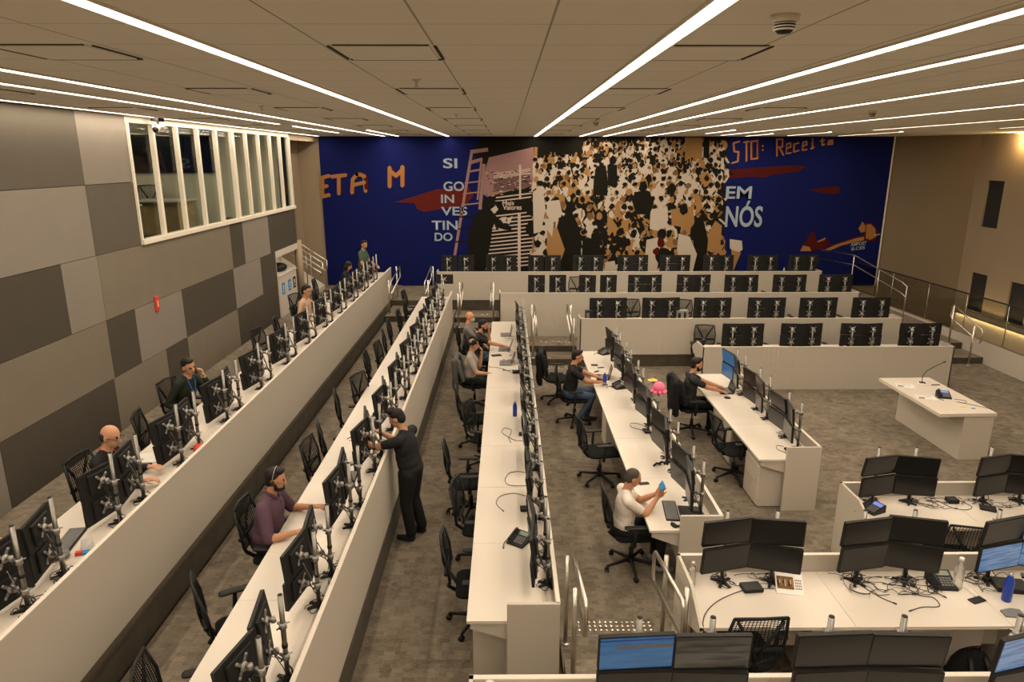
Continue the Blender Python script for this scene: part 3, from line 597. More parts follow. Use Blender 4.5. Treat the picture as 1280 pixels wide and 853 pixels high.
def painted(s, boxes, wd, name, tilt=2.0, shadow=True):
    m = Paint()
    for ch, (a0, b0, a1, b1) in zip(s, boxes):
        for (p, q) in GL[ch]:
            pa = (a0 + (a1 - a0) * p[0], b0 + (b1 - b0) * p[1] - tilt * p[0]); qa = (a0 + (a1 - a0) * q[0], b0 + (b1 - b0) * q[1] - tilt * q[0])
            if shadow: m.line((pa[0] + 1.3, pa[1] - 0.5), (qa[0] + 1.3, qa[1] - 0.5), wd * 1.05, 'mred', 3)
            m.line(pa, qa, wd, 'morange', 4)
            for pt in (pa, qa):
                x, z = wp(*pt); m.blob(x, z, wd * 0.5, wd * 0.5, 'morange', 4.3, rg, 8, 0.1)
    m.build(name, None, mural)
painted('ETA', [(403, 246, 411, 222), (415, 243, 432, 221), (440, 241, 457, 219)], 0.11, 'lettering'); painted('M', [(487, 233, 503, 210)], 0.12, 'lettering', 1)
painted('STO:', [(915, 204, 924, 178), (930, 202, 936, 178), (939, 199, 947, 177), (952, 191, 955, 180)], 0.05, 'lettering', 1)
painted('Receita', [(971, 195, 979, 174), (983, 192, 989, 174), (992, 190, 999, 174), (1003, 188, 1009, 173), (1013, 186, 1018, 173), (1025, 182, 1031, 173.5), (1035, 181, 1041, 173.5)], 0.045, 'lettering', 1)

# ------------------------------------------------------------------ twin-monitor pole stand
def rounded_panel(w_, h_, y0, y1, mat, r=0.008):
    m = MB(); m.rbox(-w_ / 2, w_ / 2, -h_ / 2, h_ / 2, 0, 1, r, mat)
    m.v = [(x, y0 + (y1 - y0) * z, y) for (x, y, z) in m.v]; m.f = [tuple(reversed(f_)) for f_ in m.f]; return m
me_housing = (lambda a: (a.rbox(-0.13, 0.13, 0.0, 0.022, -0.085, 0.085, 0.008, 'housing'), a.box(-0.10, 0.10, 0.02, 0.0245, -0.06, -0.045, 'blackp'), a.mesh('monitor'))[-1])(rounded_panel(0.430, 0.237, -0.024, 0.002, 'housing'))
def screen_mesh(mat): m = MB(); m.box(-0.206, 0.206, -0.0262, -0.0242, -0.106, 0.110, mat); return m.mesh('screen')
def lit_mesh():
    m = MB(); m.box(-0.206, 0.206, -0.0262, -0.0242, -0.106, 0.110, 'lit'); m.box(-0.206, 0.206, -0.0266, -0.0262, 0.088, 0.098, 'litd'); m.box(-0.12, 0.206, -0.0266, -0.0262, 0.035, 0.062, 'litg'); return m.mesh('screen')
M['litd'] = new_mat('screen_bar_navy', (0.01, 0.01, 0.02), 0.3, emit=(0.006, 0.02, 0.12), es=1.0); M['litg'] = new_mat('screen_bar_grey', (0.01, 0.01, 0.01), 0.3, emit=(0.06, 0.06, 0.07), es=1.0)
me_screen = {k: screen_mesh(k) for k in ('screen', 'lit', 'lit2', 'lit3')}
me_screen['litbar'] = lit_mesh()
m = MB()
for a in (45, 135, 225, 315):      # four-armed mounting plate
    T = Matrix.Rotation(R(a), 4, 'Y'); m.box(0.0, 0.078, 0.024, 0.030, -0.011, 0.011, 'silver', T); m.lathe([(0.012, 0), (0.012, 0.012)], 8, (0, 0, 0), 'silver', T @ Matrix.Translation((0.07, 0.022, 0)) @ Matrix.Rotation(R(-90), 4, 'X'))
m.lathe([(0.030, 0), (0.034, 0.008), (0.026, 0.022)], 12, (0, 0, 0), 'silver', Matrix.Translation((0, 0.028, 0)) @ Matrix.Rotation(R(-90), 4, 'X'))
m.tube([(0, 0.045, 0), (0, 0.085, 0)], 0.014, 10, 'chrome'); m.tube([(0, 0.078, -0.018), (0, 0.078, 0.018)], 0.019, 10, 'silver')
me_mount = m.mesh('mount')
def mount_arm():
    m = MB(); m.tube([(0.0, -0.05, 0), (0.0, 0.0, 0)], 0.012, 8, 'silver'); m.tube([(0, 0, -0.022), (0, 0, 0.022)], 0.026, 12, 'silver'); m.tube([(0.02, 0.0, 0), (0.055, 0.01, 0.004)], 0.006, 6, 'blackp'); m.tube([(0.0, 0.0, 0.012), (-0.04, 0.02, 0.012)], 0.005, 6, 'silver'); return m
me_clamp = mount_arm().mesh('clamp')
m = MB(); m.tube([(0, 0, 0.0), (0, 0, 0.675)], 0.0175, 12, 'chrome'); m.tube([(0, 0, 0.675), (0, 0, 0.68)], 0.016, 12, 'blackp'); m.tube([(0, 0, 0.27), (0, 0, 0.295)], 0.021, 12, 'blackp'); me_pole = m.mesh('pole')
m = MB(); m.tube([(0, 0, 0.0), (0, 0, 0.50)], 0.0175, 12, 'chrome'); me_pole_short = m.mesh('pole')
m = MB()
for a in (90 + 60, 90 - 60, 270 + 28, 270 - 28):
    T = Matrix.Rotation(R(a), 4, 'Z'); m.add([(0, -0.016, 0.022), (0.095, -0.011, 0.0), (0.095, 0.011, 0.0), (0, 0.016, 0.022), (0, -0.016, 0.0), (0.095, -0.011, 0.012), (0.095, 0.011, 0.012), (0, 0.016, 0.0)], [(0, 5, 6, 3), (4, 7, 2, 1), (0, 4, 1, 5), (3, 6, 2, 7), (5, 1, 2, 6)], 'blackp', False, T)
m.lathe([(0.034, 0.0), (0.032, 0.03), (0.022, 0.045)], 12, (0, 0, 0), 'blackp'); me_base = m.mesh('base')
me_cables = []
for k in range(5):
    q = random.Random(40 + k); m = MB()
    for c in range(4):
        pts = [Vector((q.uniform(-0.03, 0.03), -0.10, q.uniform(0.2, 0.42)))]; pts.append(Vector((q.uniform(-0.04, 0.03), -0.02, 0.14))); pts.append(Vector((q.uniform(-0.06, 0.06), q.uniform(-0.02, 0.05), 0.05)))
        x, y = q.uniform(-0.1, 0.1), q.uniform(-0.03, 0.07); pts.append(Vector((x, y, 0.012)))
        for z in range(5): x += q.uniform(-0.07, 0.07); y = max(-0.10, min(0.09, y + q.uniform(-0.07, 0.07))); pts.append(Vector((x, y, 0.006 + q.uniform(0, 0.02))))
        sm = []
        for i in range(len(pts) - 1):
            p0, p1, p2, p3 = pts[max(i - 1, 0)], pts[i], pts[i + 1], pts[min(i + 2, len(pts) - 1)]
            for t in (0, 0.25, 0.5, 0.75): sm.append(0.5 * ((2 * p1) + (-p0 + p2) * t + (2 * p0 - 5 * p1 + 4 * p2 - p3) * t * t + (-p0 + 3 * p1 - 3 * p2 + p3) * t ** 3))
        m.tube(sm, 0.0035, 5, 'rubber' if c else 'grey')
    me_cables.append(m.mesh('cable'))
NST = [0]
def stand(x, y, z, rz, yaw, lab, group, lit=(None, None), far=False, dz=0.0, dx=-0.04, s=1.0, jit=1.0, single=False, off=-0.118, short=False):
    NST[0] += 1; q = random.Random(NST[0] * 7 + 3)
    e = empty('monitor_stand', (x, y, z), rz); e.scale = (s, s, s); tag(e, lab, 'monitor stand', group)
    put('base', me_base, e); put('pole', me_pole_short if short else me_pole, e)
    for k, zc in enumerate((0.277, 0.517)):
        if single and k == 0: continue
        zc += dz + q.uniform(-0.008, 0.008) * jit
        ya = yaw + R(q.uniform(-4, 4)) * jit; ti = R(0 if short else (4, 7)[k]) + R(q.uniform(-3, 3)) * jit
        mo = put('monitor', me_housing, e, (dx + q.uniform(-0.006, 0.006) * jit, off, zc)); mo.rotation_euler = (ti, R(q.uniform(-1.2, 1.2)) * jit, ya)
        l_ = lit[k]; sc = put('screen', me_screen[l_ or 'screen'], mo)
        if l_: sc['label'] = 'glowing screen'
        put('mount', me_mount, mo)
        cl = put('clamp', me_clamp, e, (0, 0, zc)); cl.rotation_euler = (0, 0, R(q.uniform(-15, 15)) + (R(-25) if dx < 0 else R(25)))
    if not far: put('cable', me_cables[NST[0] % 5], e)
    return e
def station(cx, cy, z, rz, rowname, k, group, far=False, lit=((None, None), (None, None)), yaw=9, sep=0.21, near='near', s=1.0, jit=1.0, only=None, desc=None, dz=0.0, off=-0.118, short=False):
    """two poles side by side, four screens"""
    c, si = math.cos(rz), math.sin(rz)
    for j, sx in enumerate((-sep, sep)):
        if only is not None and j != only: continue
        x = cx + c * sx * s; y = cy + si * sx * s
        side = side_word(rz, sx)
        q = random.Random(int(cx * 100) * 31 + int(cy * 100) * 7 + j)
        stand(x, y, z, rz + R(q.uniform(-2, 2)) * jit, R(yaw) * (1 if sx < 0 else -1), desc[j] if desc else 'stacked monitors, %s pole of %s workstation %s' % (side, ORD[k], rowname), group, lit[j], far, s=s, jit=jit, dz=dz, off=off, short=short)
def side_word(rz, sx):
    wx = math.cos(rz) * sx; wy = math.sin(rz) * sx
    if abs(wx) > abs(wy): return 'left' if wx < 0 else 'right'
    return 'nearer' if wy < 0 else 'farther'

# ------------------------------------------------------------------ office chair
e0 = None
def chair_meshes():
    d = {}
    m = MB(); m.rbox(-0.235, 0.235, -0.215, 0.235, 0.425, 0.485, 0.09, 'seat', seg=5); m.tube([(-0.2, 0.205, 0.455), (0.2, 0.205, 0.455)], 0.034, 10, 'seat'); m.box(-0.10, 0.10, -0.13, 0.11, 0.385, 0.427, 'chairp'); d['seat'] = m.mesh('seat')
    m = MB()
    for s in (-1, 1): m.tube([(0, 0.0, 0.40), (s * 0.06, -0.20, 0.42), (s * 0.12, -0.285, 0.52), (s * 0.215, -0.265, 0.62), (s * 0.225, -0.285, 0.80), (s * 0.20, -0.335, 0.99)], [0.022, 0.022, 0.018, 0.014, 0.013, 0.012], 8, 'chairp')
    m.tube([(-0.20, -0.335, 0.99), (0, -0.355, 1.0), (0.20, -0.335, 0.99)], 0.013, 8, 'chairp'); m.tube([(-0.205, -0.262, 0.60), (0, -0.29, 0.555), (0.205, -0.262, 0.60)], 0.013, 8, 'chairp')
    m.tube([(0.0, -0.27, 0.50), (0.0, -0.31, 0.62), (-0.05, -0.33, 0.75), (-0.17, -0.335, 0.96)], 0.014, 8, 'chairp'); m.tube([(0.0, -0.31, 0.62), (0.05, -0.33, 0.75), (0.17, -0.335, 0.96)], 0.014, 8, 'chairp')
    m.tube([(-0.2, -0.30, 0.69), (0.2, -0.30, 0.69)], 0.02, 8, 'chairp')
    d['backrest_frame'] = m.mesh('backrest_frame')
    # woven mesh: vertical and horizontal threads
    m = MB(); nx, nz = 15, 22
    def bp(u, v):
        zz = 0.575 + 0.415 * v; hw = 0.212 + 0.012 * math.sin(v * PI) - 0.014 * v; yy = -0.262 - 0.015 * v - 0.06 * v * v - 0.022 * (1 - (2 * u - 1) ** 2); return Vector(((2 * u - 1) * hw, yy, zz))
    for i in range(nx + 1): m.tube([bp(i / nx, v / 6) for v in range(7)], 0.0036, 3, 'seat', caps=False, smooth=False)
    for j in range(nz + 1): m.tube([bp(u / 5, j / nz) for u in range(6)], 0.0036, 3, 'seat', caps=False, smooth=False)
    d['backrest'] = m.mesh('backrest')
    m = MB(); m.tube([(0.2, -0.02, 0.40), (0.27, -0.03, 0.42), (0.285, -0.03, 0.50), (0.285, -0.02, 0.64)], [0.018, 0.02, 0.022, 0.016], 8, 'chairp'); m.rbox(0.245, 0.325, -0.15, 0.11, 0.64, 0.668, 0.03, 'chairp'); d['armrest_r'] = m.mesh('armrest')
    m = MB(); m.tube([(-0.2, -0.02, 0.40), (-0.27, -0.03, 0.42), (-0.285, -0.03, 0.50), (-0.285, -0.02, 0.64)], [0.018, 0.02, 0.022, 0.016], 8, 'chairp'); m.rbox(-0.325, -0.245, -0.15, 0.11, 0.64, 0.668, 0.03, 'chairp'); d['armrest_l'] = m.mesh('armrest')
    m = MB(); m.tube([(0, 0, 0.10), (0, 0, 0.25)], 0.028, 12, 'chairp'); m.tube([(0, 0, 0.25), (0, 0, 0.40)], 0.016, 10, 'grey'); d['gas_lift'] = m.mesh('gas_lift')
    m = MB(); m.lathe([(0.045, 0.07), (0.05, 0.10), (0.03, 0.125)], 12, mat='chairp')
    for k in range(5):
        a = R(72 * k + 18); m.tube([(0.03 * math.cos(a), 0.03 * math.sin(a), 0.105), (0.18 * math.cos(a), 0.18 * math.sin(a), 0.085), (0.305 * math.cos(a), 0.305 * math.sin(a), 0.068)], [0.024, 0.019, 0.014], 8, 'chairp')
    d['star_base'] = m.mesh('star_base')
    m = MB()
    for s in (-1, 1): m.tube([(s * 0.008, 0, 0.027), (s * 0.024, 0, 0.027)], 0.027, 12, 'blackp')
    m.tube([(0, 0, 0.027), (0, 0, 0.07)], 0.009, 6, 'blackp'); d['caster'] = m.mesh('caster')
    return d
CM = chair_meshes(); NCH = [0]
def chair(x, y, z, rz, lab, group='office chairs'):
    NCH[0] += 1; q = random.Random(NCH[0] * 5 + 1)
    e = empty('office_chair', (x, y, z), rz); tag(e, lab, 'chair', group)
    for k in ('seat', 'armrest_l', 'armrest_r', 'gas_lift'): put(k.replace('_l', '') .replace('_r', '') if k.startswith('arm') else k, CM[k], e)
    bf = put('backrest_frame', CM['backrest_frame'], e); put('backrest', CM['backrest'], e)
    sb = put('star_base', CM['star_base'], e); sb.rotation_euler = (0, 0, q.uniform(0, 1.2))
    for k in range(5):
        a = R(72 * k + 18); c = put('caster', CM['caster'], sb, (0.305 * math.cos(a), 0.305 * math.sin(a), 0)); c.rotation_euler = (0, 0, q.uniform(0, 6))
    return e

# ------------------------------------------------------------------ desks
def desk_x(name, lab, xl, xr, y0, y1, zf, zd, zp, zbot, end_near=True, tri=True, group=None, seams=1.24, far_panel=True, full_panel_from=None, closed=False):
    """desk running along y, screens and partition on its +x side"""
    e = empty(name, ((xl + xr) / 2, (y0 + y1) / 2, zf)); tag(e, lab, 'desk', group); ox, oy = e.location.x, e.location.y
    def B(m, x0, x1, a, b, z0, z1, mat): m.box(x0 - ox, x1 - ox, a - oy, b - oy, z0 - zf, z1 - zf, mat)
    m = MB(); y = y0; k = 0
    while y < y1 - 0.01:
        yn = min(y + seams, y1)
        if y1 - yn < 0.3: yn = y1
        B(m, xl, xr - 0.032, y + 0.0015, yn - 0.0015, zd - 0.028, zd, 'white'); y = yn
    m.build('worktop', None, e)
    m = MB(); B(m, xr - 0.03, xr, y0, y1, zbot, zp, 'panel'); B(m, xr - 0.034, xr + 0.003, y0, y1, zp - 0.004, zp + 0.006, 'white'); m.build('partition_panel', None, e)
    xm = xr - 0.45
    m = MB(); B(m, xm if end_near else xl + 0.3, xr, y0 - 0.02, y0 + 0.012, zf, zp + 0.006 if end_near else zd - 0.03, 'panel')
    m.build('end_panel', None, e)
    m = MB(); B(m, xr - 0.4, xr, y1 - 0.03, y1, zf, zd - 0.03, 'panel'); m.build('end_panel', None, e)
    m = MB(); B(m, xm + 0.05, xm + 0.07, y0 + 0.1, y1 - 0.1, zf + 0.25, zd - 0.03, 'panel')
    yy2 = y0 + 0.02
    while yy2 < y1 - 0.3:
        m.prism([(xl + 0.03 - ox, zd - 0.03 - zf), (xl + 0.03 - ox, zd - 0.09 - zf), (xm - ox, zd - 0.2 - zf), (xm + 0.3 - ox, zd - 0.2 - zf), (xm + 0.3 - ox, zd - 0.03 - zf)], 0, 0.02, 'panel', Matrix(((1, 0, 0, 0), (0, 0, 1, yy2 - oy), (0, 1, 0, 0), (0, 0, 0, 1))))
        yy2 += seams * 2
    m.build('support', None, e)
    if closed: m = MB(); B(m, xl + 0.04, xm, y0 + 0.22, y0 + 0.245, zf, zd - 0.03, 'panel'); m.build('end_panel', None, e)
    return e
def desk_y(name, lab, x0, x1, yfront, zf, zd, zp, zbot, face=-1, depth=0.78, group=None, ends=(True, True), drop=True):
    """desk running along x; partition at yfront, worktop on the side given by face (+1: beyond, -1: nearer)"""
    e = empty(name, ((x0 + x1) / 2, yfront, zf)); tag(e, lab, 'desk', group); ox = e.location.x
    def B(m, a, b, c, d, z0, z1, mat):
        c, d = sorted((c, d)); m.box(a - ox, b - ox, c, d, z0 - zf, z1 - zf, mat)
    s = face
    m = MB(); x = x0
    while x < x1 - 0.01:
        xn = min(x + 1.22, x1)
        if x1 - xn < 0.3: xn = x1
        B(m, x + 0.0015, xn - 0.0015, s * 0.032, s * depth, zd - 0.028, zd, 'white'); x = xn
    m.build('worktop', None, e)
    m = MB()
    x = x0
    while x < x1 - 0.01:
        xn = min(x + 1.83, x1)
        if x1 - xn < 0.4: xn = x1
        B(m, x + 0.001, xn - 0.001, 0, s * 0.03, zbot, zp, 'panel'); x = xn
    B(m, x0, x1, -s * 0.003, s * 0.034, zp - 0.004, zp + 0.006, 'white'); m.build('partition_panel', None, e)
    for k, xe in enumerate((x0, x1)):
        if not ends[k]: continue
        sg = 1 if k == 0 else -1; a, b = sorted((xe, xe + sg * 0.025))
        m = MB(); hi = zp + 0.006
        pts = [(0, zf), (0, hi), (s * 0.45, hi), (s * (depth), zd + 0.0), (s * depth, zd - 0.06), (s * 0.47, zd - 0.2), (s * 0.47, zf)]
        pts = [(p[0], p[1] - zf) for p in pts]
        m.prism(pts, 0, b - a, 'panel', Matrix(((0, 0, 1, a - ox), (1, 0, 0, 0), (0, 1, 0, 0), (0, 0, 0, 1)))); m.build('end_panel', None, e)
    m = MB(); x = x0 + 1.22
    while x < x1 - 0.5:
        B(m, x - 0.01, x + 0.01, s * 0.05, s * 0.5, zf, zd - 0.03, 'panel'); x += 2.44
    B(m, x0 + 0.05, x1 - 0.05, s * 0.42, s * 0.44, zf + 0.3, zd - 0.03, 'panel'); m.build('support', None, e)
    return e
Q = R(-90)
desk_x('desk_row', 'long white desk row beside the grey wall, on the highest left step', -4.06, -3.27, -2.5, 19.6, 0.66, 1.39, 1.53, 0.665, end_near=False)
desk_x('desk_row', 'long white desk row in the left middle, where the man in purple sits', -2.19, -1.40, -2.5, 17.7, 0.33, 1.06, 1.205, 0.34, end_near=False)
desk_x('desk_row', 'long white desk row down the middle of the room, ending in a tall end panel', -0.345, 0.45, 5.10, 16.25, 0.0, 0.73, 0.90, 0.0, closed=True)
desk_x('desk_row', 'white desk row right of the middle, where the man in the white T-shirt sits', 1.515, 2.28, 6.57, 13.6, 0.0, 0.73, 0.90, 0.0)
desk_x('desk_row', 'short white desk row with drawers, beside the open floor and the lectern table', 3.30, 4.10, 8.34, 12.05, 0.0, 0.73, 0.90, 0.0)
desk_y('tiered_desk', 'front tier white desk facing the open floor, lowest of the tiers under the mural', 3.92, 8.97, 13.30, 0.0, 0.73, 0.89, 0.0, 1, ends=(True, True))
desk_y('tiered_desk', 'second tier white desk under the mural, six workstations wide', 1.63, 8.79, 14.90, 0.26, 0.95, 1.105, 0.285, 1)
desk_y('tiered_desk', 'third tier white desk under the mural, second from the top', -0.17, 8.63, 16.58, 0.50, 1.21, 1.365, 0.0, 1)
desk_y('tiered_desk', 'top tier white desk directly in front of the mural', -1.98, 8.98, 19.47, 0.62, 1.27, 1.42, 0.61, 1)
desk_y('front_desk', 'white desk with a phone at its corner, farthest of the three front desks', 3.88, 10.2, 7.36, 0.0, 0.73, 0.89, 0.0, -1, ends=(True, True))
desk_y('front_desk', 'large white desk in the lower right with bottles and a phone', 1.49, 9.6, 5.385, 0.30, 1.03, 1.19, 0.30, -1)
desk_y('front_desk', 'white desk at the bottom edge of the picture, nearest the camera', -0.23, 9.0, 3.57, 0.60, 1.33, 1.49, 0.30, -1)
# ------------------------------------------------------------------ monitor stations
G1 = 'monitor stands on the desk row beside the grey wall'
for k in range(13):
    y = 4.58 + 1.235 * k - 1.235
    if y > 19.1: break
    station(-3.45, y, 1.39, Q, 'from near end, desk row by grey wall', k, G1, far=y > 13, dz=-0.115, off=-0.15)
G2 = 'monitor stands on the left middle desk row'
for k in range(12):
    y = 3.83 + 1.24 * k
    if y > 17.4: break
    station(-1.51, y, 1.06, Q, 'from near end, left middle desk row', k, G2, far=y > 13, dz=-0.08, off=-0.155)
G3 = 'monitor stands on the centre desk row'
for k in range(9):
    y = 5.83 + 1.215 * k
    station(0.375, y, 0.73, Q, 'from near end, centre desk row', k, G3, far=y > 13, jit=0.6, yaw=5, dz=-0.07)
G4 = 'monitor stands on the desk row right of the middle'
for k, y in enumerate((7.05, 8.2, 9.35, 10.45, 11.55, 12.7)):
    station(2.12, y, 0.73, Q, 'from near end, desk with white T-shirt man', k, G4, yaw=10)
G5 = 'monitor stands on the short desk row by the open floor'
for k, y in enumerate((8.87, 10.0, 11.1)):
    station(3.93, y, 0.73, Q, 'from near end, short row by open floor', k, G5, lit=(('lit', 'lit'), (None, None)) if k == 2 else ((None, None), (None, None)), yaw=10)
G6 = 'monitor stands on the front tier desk'
for k, x in enumerate((4.79, 5.99, 7.22, 8.43)): station(x, 13.56, 0.73, PI, 'from left, front tier desk', k, G6, jit=0.5, yaw=5, dz=-0.085, short=True)
G7 = 'monitor stands on the second tier desk'
for k, x in enumerate((2.26, 3.45, 4.61, 5.84, 7.01, 8.21)): station(x, 15.16, 0.95, PI, 'from left, second tier desk', k, G7, far=True, jit=0.5, yaw=5, dz=-0.085, short=True)
G8 = 'monitor stands on the third tier desk'
for k, x in enumerate((0.97, 2.23, 3.40, 4.61, 5.80, 7.0, 8.15)): station(x, 16.84, 1.21, PI, 'from left, third tier desk', k, G8, far=True, jit=0.5, yaw=5, dz=-0.085, short=True, sep=0.27 if k < 2 else 0.215, s=0.97)
G9 = 'monitor stands on the top tier desk'
for k, x in enumerate((-1.44, -0.18, 1.06, 2.32, 3.61, 4.83, 6.09, 7.37, 8.55)): station(x, 19.75, 1.27, PI, 'from left, top tier desk by the mural', k, G9, far=True, jit=0.5, yaw=5, dz=-0.085, short=True, s=1.03, sep=0.24 if k in (0, 2) else 0.21)
def fst(cx, y, z, k, row, G, lit=((None, None), (None, None)), yaw=12, jit=0.8): station(cx, y, z, 0, row, k, G, lit=lit, yaw=yaw, jit=jit, dz=0.04 if z > 1 else 0.0)
GF1 = 'monitor stands on the farthest front desk'
for k, x in enumerate((4.39, 5.66, 6.9, 8.1)): fst(x, 7.17, 0.73, k, 'from left, farthest of three front desks', GF1)
GF2 = 'monitor stands on the large lower right desk'
for k, x in enumerate((2.05, 3.20, 4.33, 5.5)): fst(x, 5.20, 1.03, k, 'from left, large lower right desk', GF2, lit=((None, None), (None, None)) if k < 2 else (('lit2', None), ('lit2', 'lit2')))
GF3 = 'monitor stands on the desk at the bottom edge'
for k, x in enumerate((0.97, 2.07, 3.16, 4.3)): fst(x, 3.42, 1.33, k, 'from left, desk at the bottom edge', GF3, lit=((None, 'litbar'), (None, 'lit3')) if k == 0 else (((None, 'lit2'), (None, None)) if k == 2 else ((None, None), (None, None))), yaw=3 if k < 2 else 14, jit=0.5)
# stray monitor turned sideways at the far end of the left middle row
stand(-1.62, 17.25, 1.06, R(168), 0, 'lone dark monitor facing the camera at the far end of the left middle desk', 'turned monitors', far=True, single=True)

# ------------------------------------------------------------------ chairs
CG = 'black mesh office chairs'
i = 0
for (x, y, a, lab) in [(-4.46, 4.95, -75, 'black mesh chair under the cut-off person in navy at the left picture edge'),
                  (-3.98, 6.45, -92, 'black mesh chair under the bald man in black, beside the grey wall'), (-4.42, 7.75, -75, 'empty black mesh chair between the bald man and the man in the dark turtleneck'),
                  (-4.26, 8.88, -100, 'black mesh chair under the man in the dark turtleneck'), (-4.60, 9.75, -60, 'empty black mesh chair just beyond the man in the dark turtleneck'),
                  (-4.45, 11.75, -100, 'empty black mesh chair by the grey wall, second beyond the turtleneck man'), (-4.40, 12.7, -80, 'empty black mesh chair by the grey wall, third beyond the turtleneck man'),
                  (-4.75, 14.9, -110, 'empty black mesh chair turned away in front of the white recycling cabinet'), (-3.98, 13.75, -90, 'black mesh chair under the man in the peach shirt'),
                  (-4.40, 15.4, -85, 'black mesh chair just beyond the man in the peach shirt'), (-4.40, 16.9, -85, 'black mesh chair under the person in black near the blue wall')]:
    chair(x + (0 if 'under' in lab else 0.40), y, 0.66, R(a), lab, CG)
names2 = ['nearest the camera', 'second from the camera, tilted behind the desk corner', None]
c2 = [(-2.66, 3.95, -75), (-2.72, 4.95, -60), (-2.62, 6.12, -90), (-2.60, 7.62, -95), (-2.60, 8.25, -70), (-2.68, 9.45, -75), (-2.55, 10.1, -110), (-2.66, 11.5, -85), (-2.58, 12.1, -95), (-2.62, 13.05, -80), (-2.66, 13.9, -85), (-2.60, 14.8, -90), (-2.62, 15.9, -85)]
for k, (x, y, a) in enumerate(c2):
    chair(x + (0.38 if k == 2 else 0.56), y, 0.33, R(a), ('black mesh chair under the bearded man in the purple shirt' if k == 2 else 'empty black mesh chair at the left middle desk row, %s from the near end' % ORD[k if k < 2 else k - 1]), CG)
chair(-2.25, 17.05, 0.33, R(-95), 'empty black mesh chair at the far end of the left middle desk row', CG)
for (x, y, a, lab) in [(-0.62, 6.05, -88, 'empty black mesh chair nearest the end panel of the centre desk row'), (-0.60, 7.15, -100, 'empty black mesh chair, second from the end panel of the centre desk row'),
                       (-0.80, 8.30, -85, 'empty black mesh chair, third from the end panel of the centre desk row'), (-0.62, 9.75, -110, 'empty black mesh chair turned askew beside the centre desk row near the blue bottle'),
                       (-0.80, 10.55, -80, 'empty black mesh chair just behind the three seated men at the centre desk row'), (-0.60, 12.34, -88, 'chair with a grey jacket on its back under the man in the grey T-shirt'),
                       (-0.53, 13.88, -90, 'black mesh chair under the man in the black top at the centre desk'), (-0.74, 14.56, -90, 'black mesh chair under the masked man'),
                       (1.42, 7.04, -88, 'black mesh chair under the man in the white T-shirt'), (1.02, 9.25, -80, 'empty black mesh chair behind the man in the white T-shirt, right of the middle'),
                       (1.20, 11.54, -88, 'black mesh chair under the man in the black T-shirt and jeans'), (0.98, 12.65, -95, 'chair draped with a black jacket behind the man in jeans'),
                       (2.98, 9.30, -82, 'empty black mesh chair at the short desk row by the open floor'), (3.15, 11.04, -88, 'chair with a black jacket under the man at the short desk row')]:
    chair(x + (0 if ' under' in lab or 'jacket' in lab else 0.33), y, 0, R(a), lab, CG)
for (x, y, z, a, lab) in [(4.30, 14.42, 0.0, 170, 'black mesh chair at the left end of the front tier desk'), (5.35, 14.30, 0.0, 195, 'black mesh chair between first and second workstation, front tier desk'), (6.62, 14.35, 0.0, 188, 'black mesh chair beside the pink cup on the front tier desk'),
                          (3.05, 16.0, 0.26, 190, 'black mesh chair seen edge-on at the second tier desk, between its first workstations'), (4.15, 15.95, 0.26, 165, 'grey-backed mesh chair at the second tier desk beside the silver box'), (6.45, 15.98, 0.26, 180, 'mesh chair with V-shaped spine at the second tier desk left of centre-right'), (7.62, 15.98, 0.26, 180, 'mesh chair with V-shaped spine at the right of the second tier desk'),
                          (1.85, 17.8, 0.50, 175, 'mesh chair at the left of the third tier desk'), (5.0, 17.75, 0.50, 180, 'black chair behind the fourth workstation of the third tier desk'), (6.45, 17.75, 0.50, 185, 'mesh chair at the right of the third tier desk beside the bottle'), (7.55, 17.8, 0.5, 175, 'mesh chair at the far right of the third tier desk')]:
    chair(x, y, z, R(a), lab, CG)
for (x, y, z, a, lab) in [(4.72, 6.48, 0.0, -14, 'black mesh chair with its back to the camera at the farthest front desk'), (1.85, 4.70, 0.3, 2, 'black mesh chair with its back to the camera at the large lower right desk')]:
    chair(x, y, z, R(a), lab, CG)
for (x, y, a) in [(-7.9, 11.6, 20), (-8.2, 12.6, 100), (-7.2, 14.3, 200)]:
    chair(x, y, 3.0, R(a), 'dark chair behind the upper left windows, at y %s' % y if False else 'dark office chair behind the upper left windows, ' + {11.6: 'nearest', 12.6: 'middle', 14.3: 'farthest'}[y], CG)

# ------------------------------------------------------------------ drawer units
def pedestal(x0, x1, y0, y1, z0, z1, face, lab, split=2):
    e = empty('drawer_unit', ((x0 + x1) / 2, (y0 + y1) / 2, z0)); tag(e, lab, 'drawer unit'); hx = (x1 - x0) / 2; hy = (y1 - y0) / 2; h = z1 - z0
    m = MB(); m.rbox(-hx, hx, -hy, hy, 0.012, h, 0.006, 'panel'); m.box(-hx + 0.02, hx - 0.02, -hy + 0.02, hy - 0.02, 0, 0.02, 'black'); m.build('body', None, e)
    for k in range(split):
        a = 0.03 + (h - 0.05) * k / split; b = 0.03 + (h - 0.05) * (k + 1) / split - 0.008
        m = MB()
        if face == 'x': m.box(-hx - 0.014, -hx, -hy + 0.006, hy - 0.006, a, b, 'white')
        else: m.box(-hx + 0.006, hx - 0.006, -hy - 0.014, -hy, a, b, 'white')
        d = m.build('drawer', None, e); m = MB()
        if face == 'x': m.tube([(-hx - 0.02, -0.05, b - 0.05), (-hx - 0.02, 0.05, b - 0.05)], 0.004, 6, 'steel')
        else: m.tube([(-0.05, -hy - 0.02, b - 0.05), (0.05, -hy - 0.02, b - 0.05)], 0.004, 6, 'steel')
        m.build('handle', None, d)
